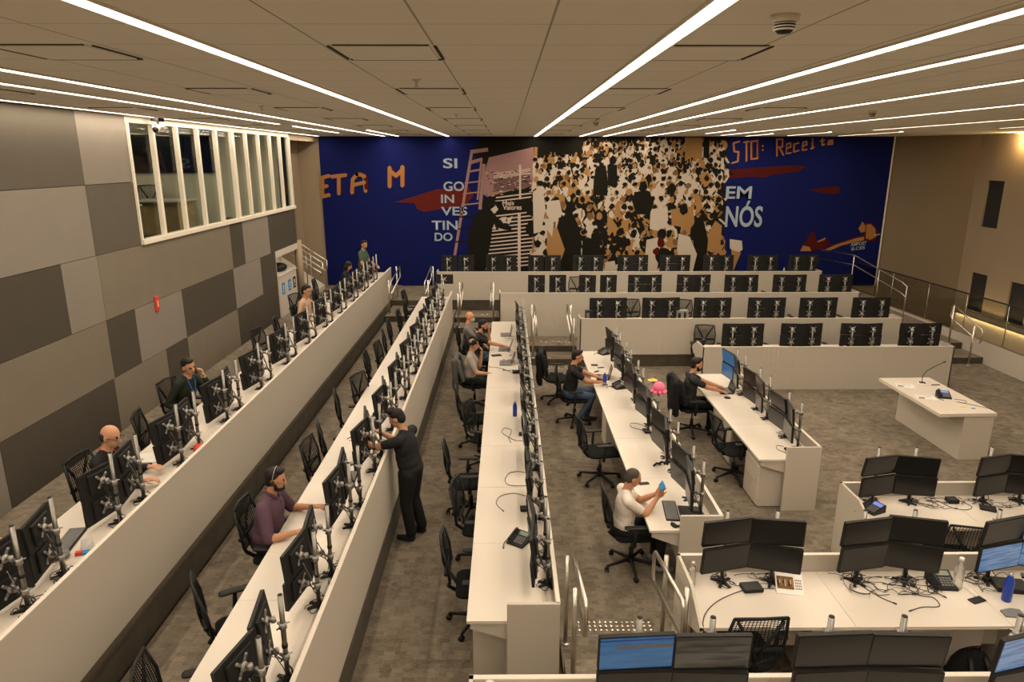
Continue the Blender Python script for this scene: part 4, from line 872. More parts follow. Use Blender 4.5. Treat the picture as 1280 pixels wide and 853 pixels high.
pedestal(3.36, 3.75, 8.42, 8.95, 0, 0.62, 'x', 'white drawer unit under the near end of the short desk row'); pedestal(3.40, 3.80, 9.72, 10.18, 0, 0.69, 'x', 'white drawer unit under the short desk row, nearer of the pair'); pedestal(3.40, 3.80, 10.20, 10.66, 0, 0.69, 'x', 'white drawer unit under the short desk row, farther of the pair')
pedestal(1.60, 2.0, 10.35, 10.80, 0, 0.66, 'x', 'white drawer unit under the desk beside the man in jeans'); pedestal(1.60, 2.0, 7.95, 8.40, 0, 0.66, 'x', 'white drawer unit under the desk behind the man in the white T-shirt')
pedestal(2.46, 2.78, 4.80, 5.28, 0.3, 0.99, 'y', 'narrow white drawer unit right of the chair under the large lower right desk', 1); pedestal(3.35, 3.98, 4.95, 5.30, 0.3, 0.95, 'y', 'wide white drawer unit behind the backpack under the large lower right desk', 1); pedestal(4.1, 4.6, 4.75, 5.28, 0.3, 0.98, 'y', 'white drawer unit at the right edge under the large lower right desk', 1)

# ------------------------------------------------------------------ handrails
def rail(name, base, top_pts, lab, posts):
    e = empty(name, base); tag(e, lab, 'handrail', 'steel stair handrails'); m = MB(); m.tube(top_pts, 0.018, 10, 'steel'); m.build('rail', None, e)
    for p in posts:
        m = MB(); m.tube([(p[0], p[1], p[2]), (p[0], p[1], p[3])], 0.021, 10, 'steel'); m.lathe([(0.045, p[2]), (0.045, p[2] + 0.012)], 12, (p[0], p[1], 0), 'steel'); m.build('post', None, e)
def stair_rail(x, y0, y1, z0, z1, side, lab):
    """loop rail between two posts; y0 low end, y1 high end"""
    h = 0.92; o = side * 0.07; dy = 1 if y1 > y0 else -1
    pts = [(o, -0.14 * dy, h - 0.36), (o, -0.17 * dy, h - 0.33), (o, -0.17 * dy, h - 0.09), (o, -0.14 * dy, h - 0.05)]
    hi = z1 - z0; L_ = y1 - y0
    top = [(o, -0.14 * dy, h - 0.05), (o, L_ + 0.14 * dy, h + hi - 0.02)]; low = [(o, L_ + 0.14 * dy, h + hi - 0.33), (o, -0.14 * dy, h - 0.36)]
    full = [low[1], (o, -0.18 * dy, h - 0.31), (o, -0.18 * dy, h - 0.10), top[0], top[1], (o, L_ + 0.18 * dy, h + hi - 0.06), (o, L_ + 0.18 * dy, h + hi - 0.29), low[0], low[1]]
    rail('handrail', (x, y0, z0), full, lab, [(0, 0, 0, h), (0, L_, hi, h + hi)])
stair_rail(0.545, 5.55, 4.85, 0.15, 0.30, 1, 'steel loop handrail beside the end panel of the centre desk row')
stair_rail(1.445, 5.55, 4.85, 0.15, 0.30, -1, 'steel loop handrail beside the left end of the large lower right desk')
stair_rail(-1.28, 18.05, 18.85, 0.15, 0.30, 1, 'steel handrail on the left of the steps at the end of the centre-left aisle'); stair_rail(-0.35, 18.05, 18.85, 0.15, 0.3, -1, 'steel handrail on the right of the steps at the end of the centre-left aisle')
stair_rail(0.60, 15.15, 15.95, 0.14, 0.28, 1, 'steel handrail on the left of the steps just right of the centre desk row'); stair_rail(1.52, 15.15, 15.95, 0.14, 0.28, -1, 'steel handrail on the right of the steps just right of the centre desk row')
stair_rail(-3.12, 18.2, 19.6, 0.485, ZB, 1, 'steel handrail at the far end of the desk row beside the grey wall'); stair_rail(-2.08, 18.2, 19.6, 0.485, ZB, -1, 'steel handrail left of the top tier desk in front of the blue wall')
stair_rail(10.45, 14.95, 15.75, 0.0, 0.3, 1, 'steel loop handrail beside the right-hand steps near the glass balustrade')
# long ramp rail along the right side steps
m_pts = [(10.55, 17.9, 1.35), (10.5, 17.85, 1.30), (10.45, 17.9, 1.22), (9.9, 21.3, 1.6)]
e = empty('handrail', (10.5, 17.9, 0.45)); tag(e, 'long thin handrail climbing the right-hand steps in front of the mural', 'handrail', 'steel stair handrails')
for dz in (0.0, -0.28):
    m = MB(); m.tube([(0.05, 0.0, 0.80 + dz), (0.05, 0.25, 0.88 + dz), (-0.25, 2.4, 1.32 + dz), (-0.9, 3.2, 1.38 + dz)], 0.014, 8, 'steel'); m.build('rail', None, e)
for t in (0.02, 1.2, 2.4): m = MB(); m.tube([(0.05 - t * 0.125, t, 0.0), (0.05 - t * 0.125, t, 0.82 + t * 0.2)], 0.014, 8, 'steel'); m.build('post', None, e)
# glass balustrade on the parapet
e = empty('glass_balustrade', (10.88, 15.0, 0.50)); tag(e, 'glass balustrade with dark top rail on the right-hand parapet', 'balustrade')
def gx(y): return 10.88 - max(0, (y - 15.0)) * 0.031
ysb = [8.5, 10.2, 11.9, 13.3, 14.6, 15.95, 17.4, 19.0, 21.3]
for i in range(len(ysb) - 1):
    a, b = ysb[i] + 0.015, ysb[i + 1] - 0.015; m = MB()
    m.add([(gx(a) - 10.88, a - 15, 0.0), (gx(b) - 10.88, b - 15, 0.0), (gx(b) - 10.88, b - 15, 0.93), (gx(a) - 10.88, a - 15, 0.93), (gx(a) - 10.87, a - 15, 0.0), (gx(b) - 10.87, b - 15, 0.0), (gx(b) - 10.87, b - 15, 0.93), (gx(a) - 10.87, a - 15, 0.93)],
          [(0, 1, 2, 3), (7, 6, 5, 4), (0, 4, 5, 1), (3, 2, 6, 7), (1, 5, 6, 2), (0, 3, 7, 4)], 'glassr'); m.build('glass_panel', None, e)
    m = MB(); m.tube([(gx(ysb[i]) - 10.87, ysb[i] - 15, 0.0), (gx(ysb[i]) - 10.87, ysb[i] - 15, 0.95)], 0.010, 8, 'steel'); m.build('post', None, e)
m = MB(); m.tube([(gx(y) - 10.875, y - 15, 0.955) for y in ysb], 0.018, 8, 'blackp'); m.build('top_rail', None, e)
# tactile strips at the head of the steps
def tactile(x0, x1, y0, y1, z, lab):
    m = MB(); nx = max(3, int((x1 - x0) / 0.052)); ny = max(2, int((y1 - y0) / 0.052))
    for i in range(nx):
        for j in range(ny):
            m.lathe([(0.019, 0), (0.017, 0.005), (0.008, 0.008)], 10, (x0 + (i + 0.5) * (x1 - x0) / nx, y0 + (j + 0.5) * (y1 - y0) / ny, z), 'green')
    tag(m.build('tactile_strip'), lab, 'tactile strip', 'steel tactile strips')
tactile(0.69, 1.46, 5.90, 6.08, 0.0, 'steel tactile strip on the carpet at the near steps between the two loop handrails')
tactile(0.72, 1.45, 14.80, 14.92, 0.0, 'steel tactile strip in front of the steps just right of the centre desk row'); tactile(0.72, 1.45, 16.0, 16.12, 0.28, 'steel tactile strip on the landing of the steps right of the centre desk row'); tactile(-1.1, -0.45, 18.9, 19.02, 0.30, 'steel tactile strip on the landing at the end of the centre-left aisle')
m = MB(); m.box(0.5, 1.5, 5.645, 5.662, 0.143, 0.153, 'grey'); tag(m.build('stair_nosing'), 'thin metal nosing along the first near step', 'stair nosing')

# ------------------------------------------------------------------ lectern table on the open floor
e = empty('lectern_table', (7.05, 10.80, 0)); tag(e, 'white cantilevered lectern table with microphone and phone on the open floor', 'table')
m = MB(); m.prism([(-0.45, 0.86), (0.46, 0.88), (0.45, -0.90), (-0.45, -0.93)], 0.72, 0.77, 'white'); m.build('table_top', None, e)
m = MB(); m.prism([(-0.06, 0.84), (0.44, 0.85), (0.43, -0.88), (-0.04, -0.90)], 0.0, 0.72, 'panel'); m.build('pedestal', None, e)

# ------------------------------------------------------------------ small things
def phone(x, y, z, rz, lab, color_lcd='lcdg', upright=0.0):
    e = empty('desk_phone', (x, y, z), rz); tag(e, lab, 'phone', 'black desk phones')
    m = MB(); T = TM((0, 0, 0.0), rx=R(22))
    m.add([(-0.095, -0.10, 0), (0.095, -0.10, 0), (0.095, 0.09, 0), (-0.095, 0.09, 0), (-0.095, -0.10, 0.018), (0.095, -0.10, 0.018), (0.095, 0.09, 0.085), (-0.095, 0.09, 0.085)], [(3, 2, 1, 0), (4, 5, 6, 7), (0, 1, 5, 4), (1, 2, 6, 5), (2, 3, 7, 6), (3, 0, 4, 7)], 'blackp'); m.build('body', None, e)
    sl = math.atan2(0.067, 0.19)
    T = Matrix.Translation((0, -0.10, 0.018)) @ Matrix.Rotation(sl, 4, 'X')
    m = MB(); m.box(-0.03, 0.075, 0.135, 0.185, 0.001, 0.006, color_lcd, T); m.build('display', None, e)
    m = MB()
    for i in range(4):
        for j in range(4): m.box(-0.025 + i * 0.026, -0.007 + i * 0.026, 0.03 + j * 0.024, 0.045 + j * 0.024, 0.001, 0.006, 'grey', T)
    m.build('keypad', None, e)
    m = MB(); m.tube([(-0.065, 0.015, 0.025), (-0.067, 0.03, 0.036), (-0.067, 0.15, 0.036), (-0.065, 0.17, 0.025)], [0.024, 0.015, 0.015, 0.024], 10, 'blackp', T); h = m.build('handset', None, e)
    m = MB(); pts = [(-0.09 - 0.035 * math.sin(t * 0.5), -0.09 + 0.12 * math.cos(t * 0.35), 0.008) for t in range(0, 12)]; m.tube(pts, 0.004, 5, 'rubber'); m.build('cord', None, e)
    if upright: e.rotation_euler = (upright, 0, rz)
    return e
phone(0.13, 6.36, 0.73, R(-35), 'black desk phone near the end of the centre desk row'); phone(1.96, 13.4, 0.73, R(-60), 'black desk phone at the far end of the desk of the man in jeans')
phone(1.93, 11.28, 0.73, R(-70), 'black desk phone beside the blue bottle and the man in jeans'); phone(4.09, 6.98, 0.73, R(-65), 'black desk phone with blue display at the corner of the farthest front desk', 'lcd')
phone(3.70, 5.16, 1.03, R(-5), 'black desk phone with grey display beside the clear bottle on the large lower right desk'); phone(7.128, 10.649, 0.77, R(-15), 'black desk phone with violet display on the lectern table', 'lcd')
def bottle(x, y, z, lab, mat='bluep', h=0.24, r=0.033):
    e = empty('water_bottle', (x, y, z)); tag(e, lab, 'bottle', None)
    m = MB(); m.lathe([(r * 0.9, 0), (r, 0.008), (r, h * 0.66), (r * 0.75, h * 0.8), (r * 0.45, h * 0.88), (r * 0.45, h * 0.91)], 20, mat=mat); m.build('body', None, e)
    m = MB(); m.lathe([(r * 0.5, h * 0.9), (r * 0.52, h * 0.98), (r * 0.45, h)], 16, mat='steel' if mat == 'bluep' else 'whitep'); m.build('cap', None, e)
bottle(0.127, 9.95, 0.73, 'blue steel water bottle on the centre desk row'); bottle(1.70, 11.42, 0.73, 'blue steel water bottle in front of the man in jeans'); bottle(4.10, 4.93, 1.03, 'blue steel water bottle at the right edge of the large lower right desk', h=0.26, r=0.036)
bottle(3.80, 5.10, 1.03, 'clear plastic water bottle beside the desk phone on the large lower right desk', 'clear', 0.29, 0.038); bottle(1.58, 5.18, 1.03, 'clear plastic bottle at the left end of the large lower right desk', 'clear', 0.21, 0.028); bottle(7.98, 19.72, 1.27, 'clear blue bottle on the top tier desk against the blue mural', 'clear', 0.22, 0.03)
def slab(name, x, y, z, rz, sx, sy, sz, mat, lab, cat, r=0.01):
    m = MB(); m.rbox(-sx / 2, sx / 2, -sy / 2, sy / 2, 0, sz, r, mat); tag(m.build(name, None, None, (x, y, z), rz), lab, cat)
def mouse(x, y, z, rz, lab):
    m = MB(); m.sphere((0, 0, 0.012), (0.03, 0.055, 0.022), 12, 'blackp'); m.box(-0.002, 0.002, 0.01, 0.05, 0.032, 0.035, 'grey'); tag(m.build('mouse', None, None, (x, y, z + 0.0), rz), lab, 'mouse', 'computer mice')
def keyboard(x, y, z, rz, lab):
    e = empty('keyboard', (x, y, z), rz); tag(e, lab, 'keyboard'); m = MB(); m.rbox(-0.22, 0.22, -0.075, 0.075, 0, 0.018, 0.008, 'blackp'); m.build('body', None, e)
    m = MB()
    for j in range(6):
        for i in range(20): m.box(-0.21 + i * 0.021, -0.193 + i * 0.021, -0.066 + j * 0.022, -0.049 + j * 0.022, 0.018, 0.024, 'grey')
    m.build('keys', None, e)
def laptop(x, y, z, rz, lab, ang=105, lid='blackp', scr='screen'):
    e = empty('laptop', (x, y, z), rz); tag(e, lab, 'laptop', 'laptops'); m = MB(); m.rbox(-0.16, 0.16, -0.11, 0.11, 0, 0.016, 0.01, lid); m.box(-0.14, 0.14, -0.03, 0.09, 0.016, 0.018, 'grey'); m.build('base', None, e)
    T = Matrix.Translation((0, 0.11, 0.014)) @ Matrix.Rotation(R(180 - ang) * -1 + R(90), 4, 'X')
    m = MB(); T = Matrix.Translation((0, 0.11, 0.012)) @ Matrix.Rotation(R(90 - ang), 4, 'X'); m.box(-0.16, 0.16, -0.004, 0.004, 0, 0.21, lid, T); l_ = m.build('lid', None, e); m = MB(); m.box(-0.148, 0.148, -0.006, -0.0042, 0.012, 0.2, scr, T); m.build('screen', None, l_)
keyboard(1.83, 6.98, 0.73, R(-96), 'black keyboard in front of the man in the white T-shirt'); slab('closed_laptop', 2.02, 6.93, 0.73, R(-96), 0.30, 0.21, 0.018, 'blackp', 'closed black laptop beside the keyboard of the white T-shirt man', 'laptop')
mouse(1.79, 6.66, 0.73, 0.4, 'black mouse beside the keyboard of the white T-shirt man'); slab('black_case', 1.88, 6.60 + 0.05, 0.73, 0.1, 0.12, 0.03, 0.02, 'blackp', 'small black case at the near end of the desk of the white T-shirt man', 'case')
slab('smartphone', 1.66, 7.66, 0.73, R(10), 0.13, 0.065, 0.009, 'blackp', 'black smartphone lying beside the hands of the white T-shirt man', 'phone'); slab('docking_box', 2.10, 6.98, 0.73, 0.1, 0.12, 0.11, 0.03, 'blackp', 'black docking box under the nearest monitors of the white T-shirt man', 'docking station')
laptop(1.72, 11.85, 0.73, R(-95), 'open black laptop used by the man in jeans'); laptop(3.68, 11.08, 0.73, R(-90), 'open black laptop used by the man at the short desk row'); mouse(3.62, 10.72, 0.73, 1.2, 'black mouse beside the laptop on the short desk row')
laptop(-0.02, 12.75, 0.73, R(-90), 'grey laptop nearest the camera among the seated trio at the centre desk', 112, 'grey'); laptop(-0.05, 13.75, 0.73, R(-92), 'grey laptop in the middle of the seated trio at the centre desk', 110, 'grey'); laptop(-0.02, 14.95, 0.73, R(-88), 'grey laptop farthest among the seated trio at the centre desk', 100, 'grey')
slab('notebook', -0.2, 13.3, 0.73, 0.3, 0.20, 0.13, 0.008, 'blackp', 'black notebook on the centre desk beside the seated trio', 'notebook', 0.004)
slab('docking_box', 0.19, 7.03, 0.73, 0.05, 0.08, 0.10, 0.03, 'blackp', 'square black box on the centre desk beyond the phone', 'docking station'); slab('docking_box', 0.22, 9.2, 0.73, 0, 0.09, 0.10, 0.03, 'blackp', 'black box under the monitors beside the blue bottle', 'docking station'); slab('docking_box', 0.18, 12.15, 0.73, 0.1, 0.14, 0.12, 0.04, 'blackp', 'black box with a long cable on the centre desk behind the trio', 'docking station')
slab('docking_box', 2.06, 5.10, 1.03, 0.1, 0.17, 0.12, 0.035, 'blackp', 'black docking box with cables left of the photo calendar', 'docking station'); slab('docking_box', 5.40, 7.0, 0.73, -0.5, 0.16, 0.12, 0.025, 'blackp', 'flat black box under the second workstation of the farthest front desk', 'docking station'); slab('docking_box', 5.1, 7.17, 0.73, 0, 0.12, 0.1, 0.05, 'blackp', 'small black hub among cables on the farthest front desk', 'docking station')
slab('docking_box', 4.25, 5.1, 1.03, -0.2, 0.26, 0.18, 0.045, 'blackp', 'large black docking box at the right of the large lower right desk', 'docking station'); slab('smartphone', 3.86, 4.93, 1.03, R(20), 0.14, 0.07, 0.009, 'blackp', 'black smartphone on a charging cable on the large lower right desk', 'phone')
slab('docking_box', 2.02, 9.3, 0.73, 0.1, 0.10, 0.15, 0.03, 'blackp', 'black box on the desk below the yellow topped pole', 'docking station'); slab('docking_box', 3.82, 8.62, 0.73, 0.1, 0.13, 0.12, 0.03, 'blackp', 'black box below the nearest monitors of the short desk row', 'docking station')
for k, (x, y) in enumerate(((1.67, 12.6), (1.77, 12.45), (1.66, 12.2))): slab('headset_case' if k == 0 else 'smartphone', x, y, 0.73, R(30 * k - 10), 0.13, 0.05, 0.02 if k == 0 else 0.01, 'blackp', ['small black case beyond the laptop of the man in jeans', 'black phone farther from the laptop of the man in jeans', 'black phone nearer the laptop of the man in jeans'][k], ['case', 'phone', 'phone'][k])
m = MB(); m.sphere((0, 0, 0.05), (0.028, 0.028, 0.035), 10, 'yellow'); m.rbox(-0.07, 0.07, -0.05, 0.05, 0.035, 0.06, 0.04, 'yellow'); m.v = [(a, b, c - 0.035) for a, b, c in m.v]
tag(m.build('yellow_cap_toy', None, None, (2.12, 9.56, 1.412)), 'yellow foam toy on top of a monitor pole', 'toy')
m = MB(); m.sphere((0, 0, 0.10), (0.085, 0.085, 0.08), 14, 'pink')
for k in range(8): a = 2 * PI * k / 8; m.tube([(0.05 * math.cos(a), 0.05 * math.sin(a), 0.06), (0.09 * math.cos(a), 0.09 * math.sin(a), 0.035), (0.115 * math.cos(a), 0.115 * math.sin(a), 0.05)], [0.025, 0.022, 0.012], 8, 'pink')
tag(m.build('pink_octopus_toy', None, None, (2.12, 9.14, 1.36)), 'pink octopus toy sitting on top of a monitor pole', 'toy'); 
m = MB(); m.tube([(0, 0, 0), (0, 0, 0.74)], 0.012, 8, 'chrome')
# mask, papers, calendar, mic
m = MB(); m.prism([(-0.09, -0.03), (-0.02, -0.055), (0.07, -0.04), (0.09, 0.02), (0.03, 0.05), (-0.07, 0.045)], 0.0, 0.012, 'grey'); m.tube([(0.09, 0.0, 0.008), (0.13, 0.02, 0.006), (0.13, -0.03, 0.006), (0.09, -0.03, 0.006)], 0.003, 5, 'whitep'); tag(m.build('face_mask', None, None, (4.03, 4.76, 1.03), 0.2), 'dark grey face mask lying next to the blue bottle at the lower right', 'face mask')
e = empty('photo_calendar', (2.36, 5.02, 1.03), R(-12)); tag(e, 'desk photo calendar with a group picture on the large lower right desk', 'calendar')
T = Matrix.Rotation(R(-62), 4, 'X'); m = MB(); m.box(-0.11, 0.11, -0.004, 0, 0, 0.20, 'paper', T); m.build('sheet', None, e); m = MB(); m.box(-0.10, 0.035, -0.0055, -0.004, 0.045, 0.16, 'mbrown', T)
for k in range(9): m.box(-0.095 + k * 0.0145, -0.086 + k * 0.0145, -0.0065, -0.0055, 0.07 + (k % 2) * 0.025, 0.12 + (k % 3) * 0.012, ['mblack', 'mwhite', 'mtan'][k % 3], T)
m.build('picture', None, e); m = MB(); [m.box(0.045 + (k % 4) * 0.014, 0.055 + (k % 4) * 0.014, -0.0055, -0.004, 0.05 + (k // 4) * 0.025, 0.065 + (k // 4) * 0.025, 'grey', T) for k in range(16)]; m.build('date_grid', None, e)
e = empty('gooseneck_microphone', (7.150, 11.286, 0.77), R(-20)); tag(e, 'gooseneck microphone on a square base on the lectern table', 'microphone')
m = MB(); m.rbox(-0.07, 0.07, -0.06, 0.06, 0, 0.035, 0.01, 'whitep'); m.box(-0.05, 0.05, -0.045, 0.045, 0.035, 0.04, 'blackp'); m.build('base', None, e)
m = MB(); m.tube([(0, 0.03, 0.035), (0.0, 0.05, 0.14), (0.05, 0.08, 0.22), (0.16, 0.12, 0.30), (0.30, 0.16, 0.38)], 0.006, 8, 'blackp'); m.tube([(0.30, 0.16, 0.38), (0.34, 0.17, 0.40)], 0.010, 8, 'blackp'); m.build('gooseneck', None, e)
def paper(x, y, z, rz, lab, a=0.21, b=0.28):
    e = empty('paper_sheet', (x, y, z), rz); tag(e, lab, 'paper'); m = MB(); m.box(-a / 2, a / 2, -b / 2, b / 2, 0, 0.002, 'paper'); m.build('sheet', None, e)
    m = MB(); m.box(-a / 2 + 0.015, -a / 2 + 0.07, 0.03, b / 2 - 0.02, 0.002, 0.003, 'mbrown'); [m.box(-0.03, a / 2 - 0.02, 0.1 - k * 0.03, 0.106 - k * 0.03, 0.002, 0.003, 'grey') for k in range(7)]; m.build('print', None, e)
paper(6.826, 11.232, 0.77, 1.2, 'printed sheet at the far left corner of the lectern table'); paper(6.836, 10.638, 0.77, 1.3, 'printed sheet at the near left edge of the lectern table')
paper(-3.80, 4.95, 1.39, 0.4, 'papers beside the grey case on the desk row by the grey wall', 0.16, 0.2)
slab('pen', 7.366, 11.254, 0.77, 0.1, 0.16, 0.012, 0.012, 'blackp', 'black pen beside the microphone on the lectern table', 'pen', 0.004); slab('sticky_note', 7.150, 10.174, 0.77, 0.2, 0.07, 0.04, 0.004, 'yellow', 'yellow note on the near end of the lectern table', 'note', 0.002); slab('sticky_note', 7.268, 10.109, 0.77, 0.1, 0.06, 0.04, 0.004, 'signblue', 'blue note on the near end of the lectern table', 'note', 0.002)
slab('spectacle_case', -3.66, 5.02, 1.39, R(35), 0.20, 0.085, 0.06, 'grey', 'grey rounded case on the desk row by the grey wall', 'case', 0.03); slab('smartphone', -4.0, 5.42, 1.39, R(50), 0.15, 0.07, 0.009, 'blackp', 'black phone near the desk edge at the far left', 'phone')
keyboard(-3.72, 5.28, 1.39, R(-80), 'black keyboard behind the nearest monitors by the grey wall'); keyboard(-3.83, 6.62, 1.39, R(-85), 'black keyboard under the hand of the bald man in black'); mouse(-3.66, 6.30, 1.39, 1.0, 'blue-black mouse near the bald man in black')
slab('white_papers', -3.92, 6.95, 1.39, 0.5, 0.26, 0.30, 0.012, 'paper', 'stack of white papers beside the bald man in black', 'papers', 0.004); slab('striped_pouch', -3.40, 7.13, 1.39, 0.3, 0.1, 0.14, 0.09, 'red', 'small red and yellow pouch at a pole base by the grey wall', 'pouch', 0.03)
m = MB(); m.add([(0, 0, 0), (0.1, 0.02, 0), (0.08, 0.12, 0.0), (-0.02, 0.09, 0.0), (0.02, 0.02, 0.11), (0.09, 0.05, 0.12), (0.06, 0.1, 0.09), (0.0, 0.08, 0.08)], [(3, 2, 1, 0), (4, 5, 6, 7), (0, 1, 5, 4), (1, 2, 6, 5), (2, 3, 7, 6), (3, 0, 4, 7)], 'paper'); m.box(-0.03, 0.02, -0.05, -0.01, 0, 0.03, 'red'); m.box(0.02, 0.13, -0.05, 0.0, 0, 0.02, 'signblue')
tag(m.build('crumpled_wrapper', None, None, (-3.52, 5.12, 1.39), R(20)), 'crumpled white and blue wrapper with a red cap near the grey wall', 'wrapper')
keyboard(-1.76, 7.1, 1.06, R(-88), 'black keyboard in front of the standing man on the left middle desk row'); keyboard(-1.9, 15.3, 1.06, R(-80), 'black keyboard at the far part of the left middle desk row'); slab('docking_box', -1.85, 13.1, 1.06, 0.2, 0.14, 0.18, 0.04, 'blackp', 'black box at the far part of the left middle desk row', 'docking station')
slab('bluetooth_speaker', -1.50, 5.62, 1.06 + 0.765, 0, 0.10, 0.07, 0.03, 'grey', 'grey dongle box resting on top of a pole in the left middle row', 'box') if False else None
# backpack
e = empty('backpack', (3.74, 4.72, 0.3), R(4)); tag(e, 'black backpack standing on the floor under the large lower right desk', 'backpack')
m = MB(); m.sphere((0, 0, 0.21), (0.185, 0.11, 0.23), 18, 'seat'); m.rbox(-0.17, 0.17, -0.10, 0.10, 0.0, 0.24, 0.06, 'seat', seg=5); m.build('body', None, e)
m = MB(); m.rbox(-0.12, 0.12, -0.155, -0.08, 0.03, 0.24, 0.03, 'blackp', seg=4); m.build('pocket', None, e)
for s in (-1, 1): m = MB(); m.tube([(s * 0.06, -0.06, 0.40), (s * 0.08, -0.125, 0.30), (s * 0.085, -0.13, 0.12), (s * 0.1, -0.10, 0.03)], 0.02, 8, 'blackp'); m.build('strap', None, e)
m = MB(); m.tube([(-0.05, -0.01, 0.42), (-0.04, -0.02, 0.47), (0.04, -0.02, 0.47), (0.05, -0.01, 0.42)], 0.008, 8, 'blackp'); m.build('handle', None, e)
# cup and odds on the tiers
m = MB(); m.lathe([(0.03, 0), (0.04, 0.12)], 14, mat='whitep'); m.lathe([(0.042, 0.12), (0.042, 0.135), (0.02, 0.15)], 14, mat='pink'); tag(m.build('pink_cup', None, None, (6.82, 13.42, 0.73 + 0.0), 0), 'pink lidded cup on the front tier desk beside a black chair', 'cup')
m = MB(); m.sphere((0, 0, 0.09), (0.05, 0.05, 0.05), 10, 'blackp'); m.tube([(0, 0, 0), (0, 0, 0.09)], 0.02, 8, 'blackp'); tag(m.build('desk_webcam', None, None, (3.96, 13.42, 0.90)), 'small black object on the left corner of the front tier desk', 'webcam')
m = MB(); m.rbox(-0.09, 0.09, -0.06, 0.06, 0, 0.28, 0.01, 'blackp'); m.box(-0.07, 0.0, -0.062, -0.06, 0.05, 0.24, 'grey'); tag(m.build('computer_case', None, None, (1.86, 15.2, 0.95)), 'small black computer case at the left end of the second tier desk', 'computer')
m = MB(); m.rbox(-0.14, 0.14, -0.09, 0.09, 0, 0.26, 0.02, 'silver'); m.box(-0.1, -0.04, -0.095, -0.09, 0.05, 0.2, 'blackp'); m.box(0.03, 0.08, -0.095, -0.09, 0.03, 0.22, 'blackp'); tag(m.build('silver_box', None, None, (3.98, 15.35, 0.95)), 'silver patterned box on the second tier desk left of the third workstation', 'box')
bottle(6.86, 17.0, 1.21, 'small clear bottle on the third tier desk', 'clear', 0.2, 0.03)
m = MB(); m.rbox(-0.12, 0.12, -0.05, 0.05, 0, 0.2, 0.02, 'pink'); tag(m.build('pink_poster_board', None, None, (-2.15, 20.6, ZB + 0.5)), 'pink board behind the left end of the top tier desk', 'board') if False else None
# purple round badge on the bottom desk partition
m = MB(); m.lathe([(0.034, 0), (0.034, 0.003)], 24, mat='whitep'); m.box(-0.03, 0.03, -0.012, -0.004, 0.003, 0.004, 'purple'); m.box(-0.03, 0.03, 0.004, 0.012, 0.003, 0.004, 'purple')
o = m.build('round_sticker', None, None, (-0.106, 3.536, 1.458)); o.rotation_euler = (R(90), 0, 0); tag(o, 'round white sticker with purple bars on the desk partition at the bottom edge', 'sticker')
# loose cables on the desks
def cable(pts, lab, r=0.0035, mat='rubber'):
    P = [Vector(p) for p in pts]; sm = []
    for i in range(len(P) - 1):
        p0, p1, p2, p3 = P[max(i - 1, 0)], P[i], P[i + 1], P[min(i + 2, len(P) - 1)]
        for t in [k / 6 for k in range(6)]: sm.append(0.5 * ((2 * p1) + (-p0 + p2) * t + (2 * p0 - 5 * p1 + 4 * p2 - p3) * t * t + (-p0 + 3 * p1 - 3 * p2 + p3) * t ** 3))
    sm.append(P[-1]); m = MB(); c = P[0]; m.tube([p - c for p in sm], r, 6, mat); m.tube([sm[-1] - c, sm[-1] - c + (sm[-1] - sm[-2]).normalized() * 0.03], 0.006, 6, mat); tag(m.build('cable', None, None, c), lab, 'cable', 'loose cables')
z = 0.735
cable([(0.22, 8.98, z), (0.12, 9.0, z), (0.0, 9.15, z), (-0.07, 9.32, z), (-0.02, 9.45, z), (0.07, 9.35, z), (0.03, 9.1, z), (0.05, 8.95, z)], 'thin looped cable on the centre desk beside the blue bottle')
cable([(0.27, 7.95, z), (0.15, 8.0, z), (0.03, 7.95, z), (-0.02, 7.75, z), (0.05, 7.62, z), (0.26, 7.62, z)], 'looped cable on the centre desk between the bottle and the phone')
cable([(0.22, 7.35, z), (0.08, 7.42, z), (-0.07, 7.35, z), (-0.12, 7.18, z), (-0.05, 7.02, z)], 'curved black cable on the centre desk beyond the phone'); cable([(0.12, 12.1, z), (0.0, 12.3, z), (-0.15, 12.45, z), (-0.3, 12.5, z)], 'long black cable crossing the centre desk behind the trio')
z = 1.036
cable([(2.25, 5.1, z), (2.0, 5.08, z), (1.75, 4.95, z), (1.60, 4.8, z), (1.53, 4.66, z), (1.52, 4.6, z - 0.03), (1.48, 4.58, z - 0.25)], 'long black cable hanging off the left end of the large lower right desk'); cable([(2.87, 5.22, z), (2.95, 5.25, z), (3.1, 5.18, z), (3.12, 5.1, z)], 'short black cable left of the second workstation on the large lower right desk')
cable([(3.2, 5.16, z), (3.35, 5.12, z), (3.42, 5.0, z), (3.52, 4.96, z), (3.5, 4.85, z), (3.36, 4.84, z), (3.25, 4.80, z)], 'curled black cable left of the phone on the large lower right desk'); cable([(3.0, 5.15, z), (3.08, 4.98, z), (3.15, 4.9, z)], 'short cable end below the second workstation of the lower right desk'); cable([(3.55, 5.1, z), (3.62, 5.13, z), (3.60, 5.05, z), (3.53, 5.04, z), (3.56, 5.12, z + 0.02)], 'small coiled black cable beside the desk phone at the lower right')
cable([(3.93, 5.2, z), (4.0, 5.15, z), (4.1, 5.18, z), (4.15, 5.28, z), (4.08, 5.33, z), (3.98, 5.25, z)], 'looped cable right of the clear bottle at the lower right'); cable([(3.78, 5.22, z), (3.86, 5.12, z), (3.88, 5.0, z)], 'thin white charging cable on the lower right desk', 0.002, 'whitep')
z = 0.736
cable([(4.6, 7.2, z), (4.75, 7.12, z), (4.85, 7.05, z), (4.9, 7.12, z), (4.82, 7.2, z), (5.0, 7.15, z)], 'looped black cable right of the first workstation on the farthest front desk'); cable([(4.95, 7.2, z), (5.02, 7.02, z), (5.15, 6.98, z), (5.25, 7.05, z), (5.2, 7.2, z)], 'large cable loop in the middle of the farthest front desk')
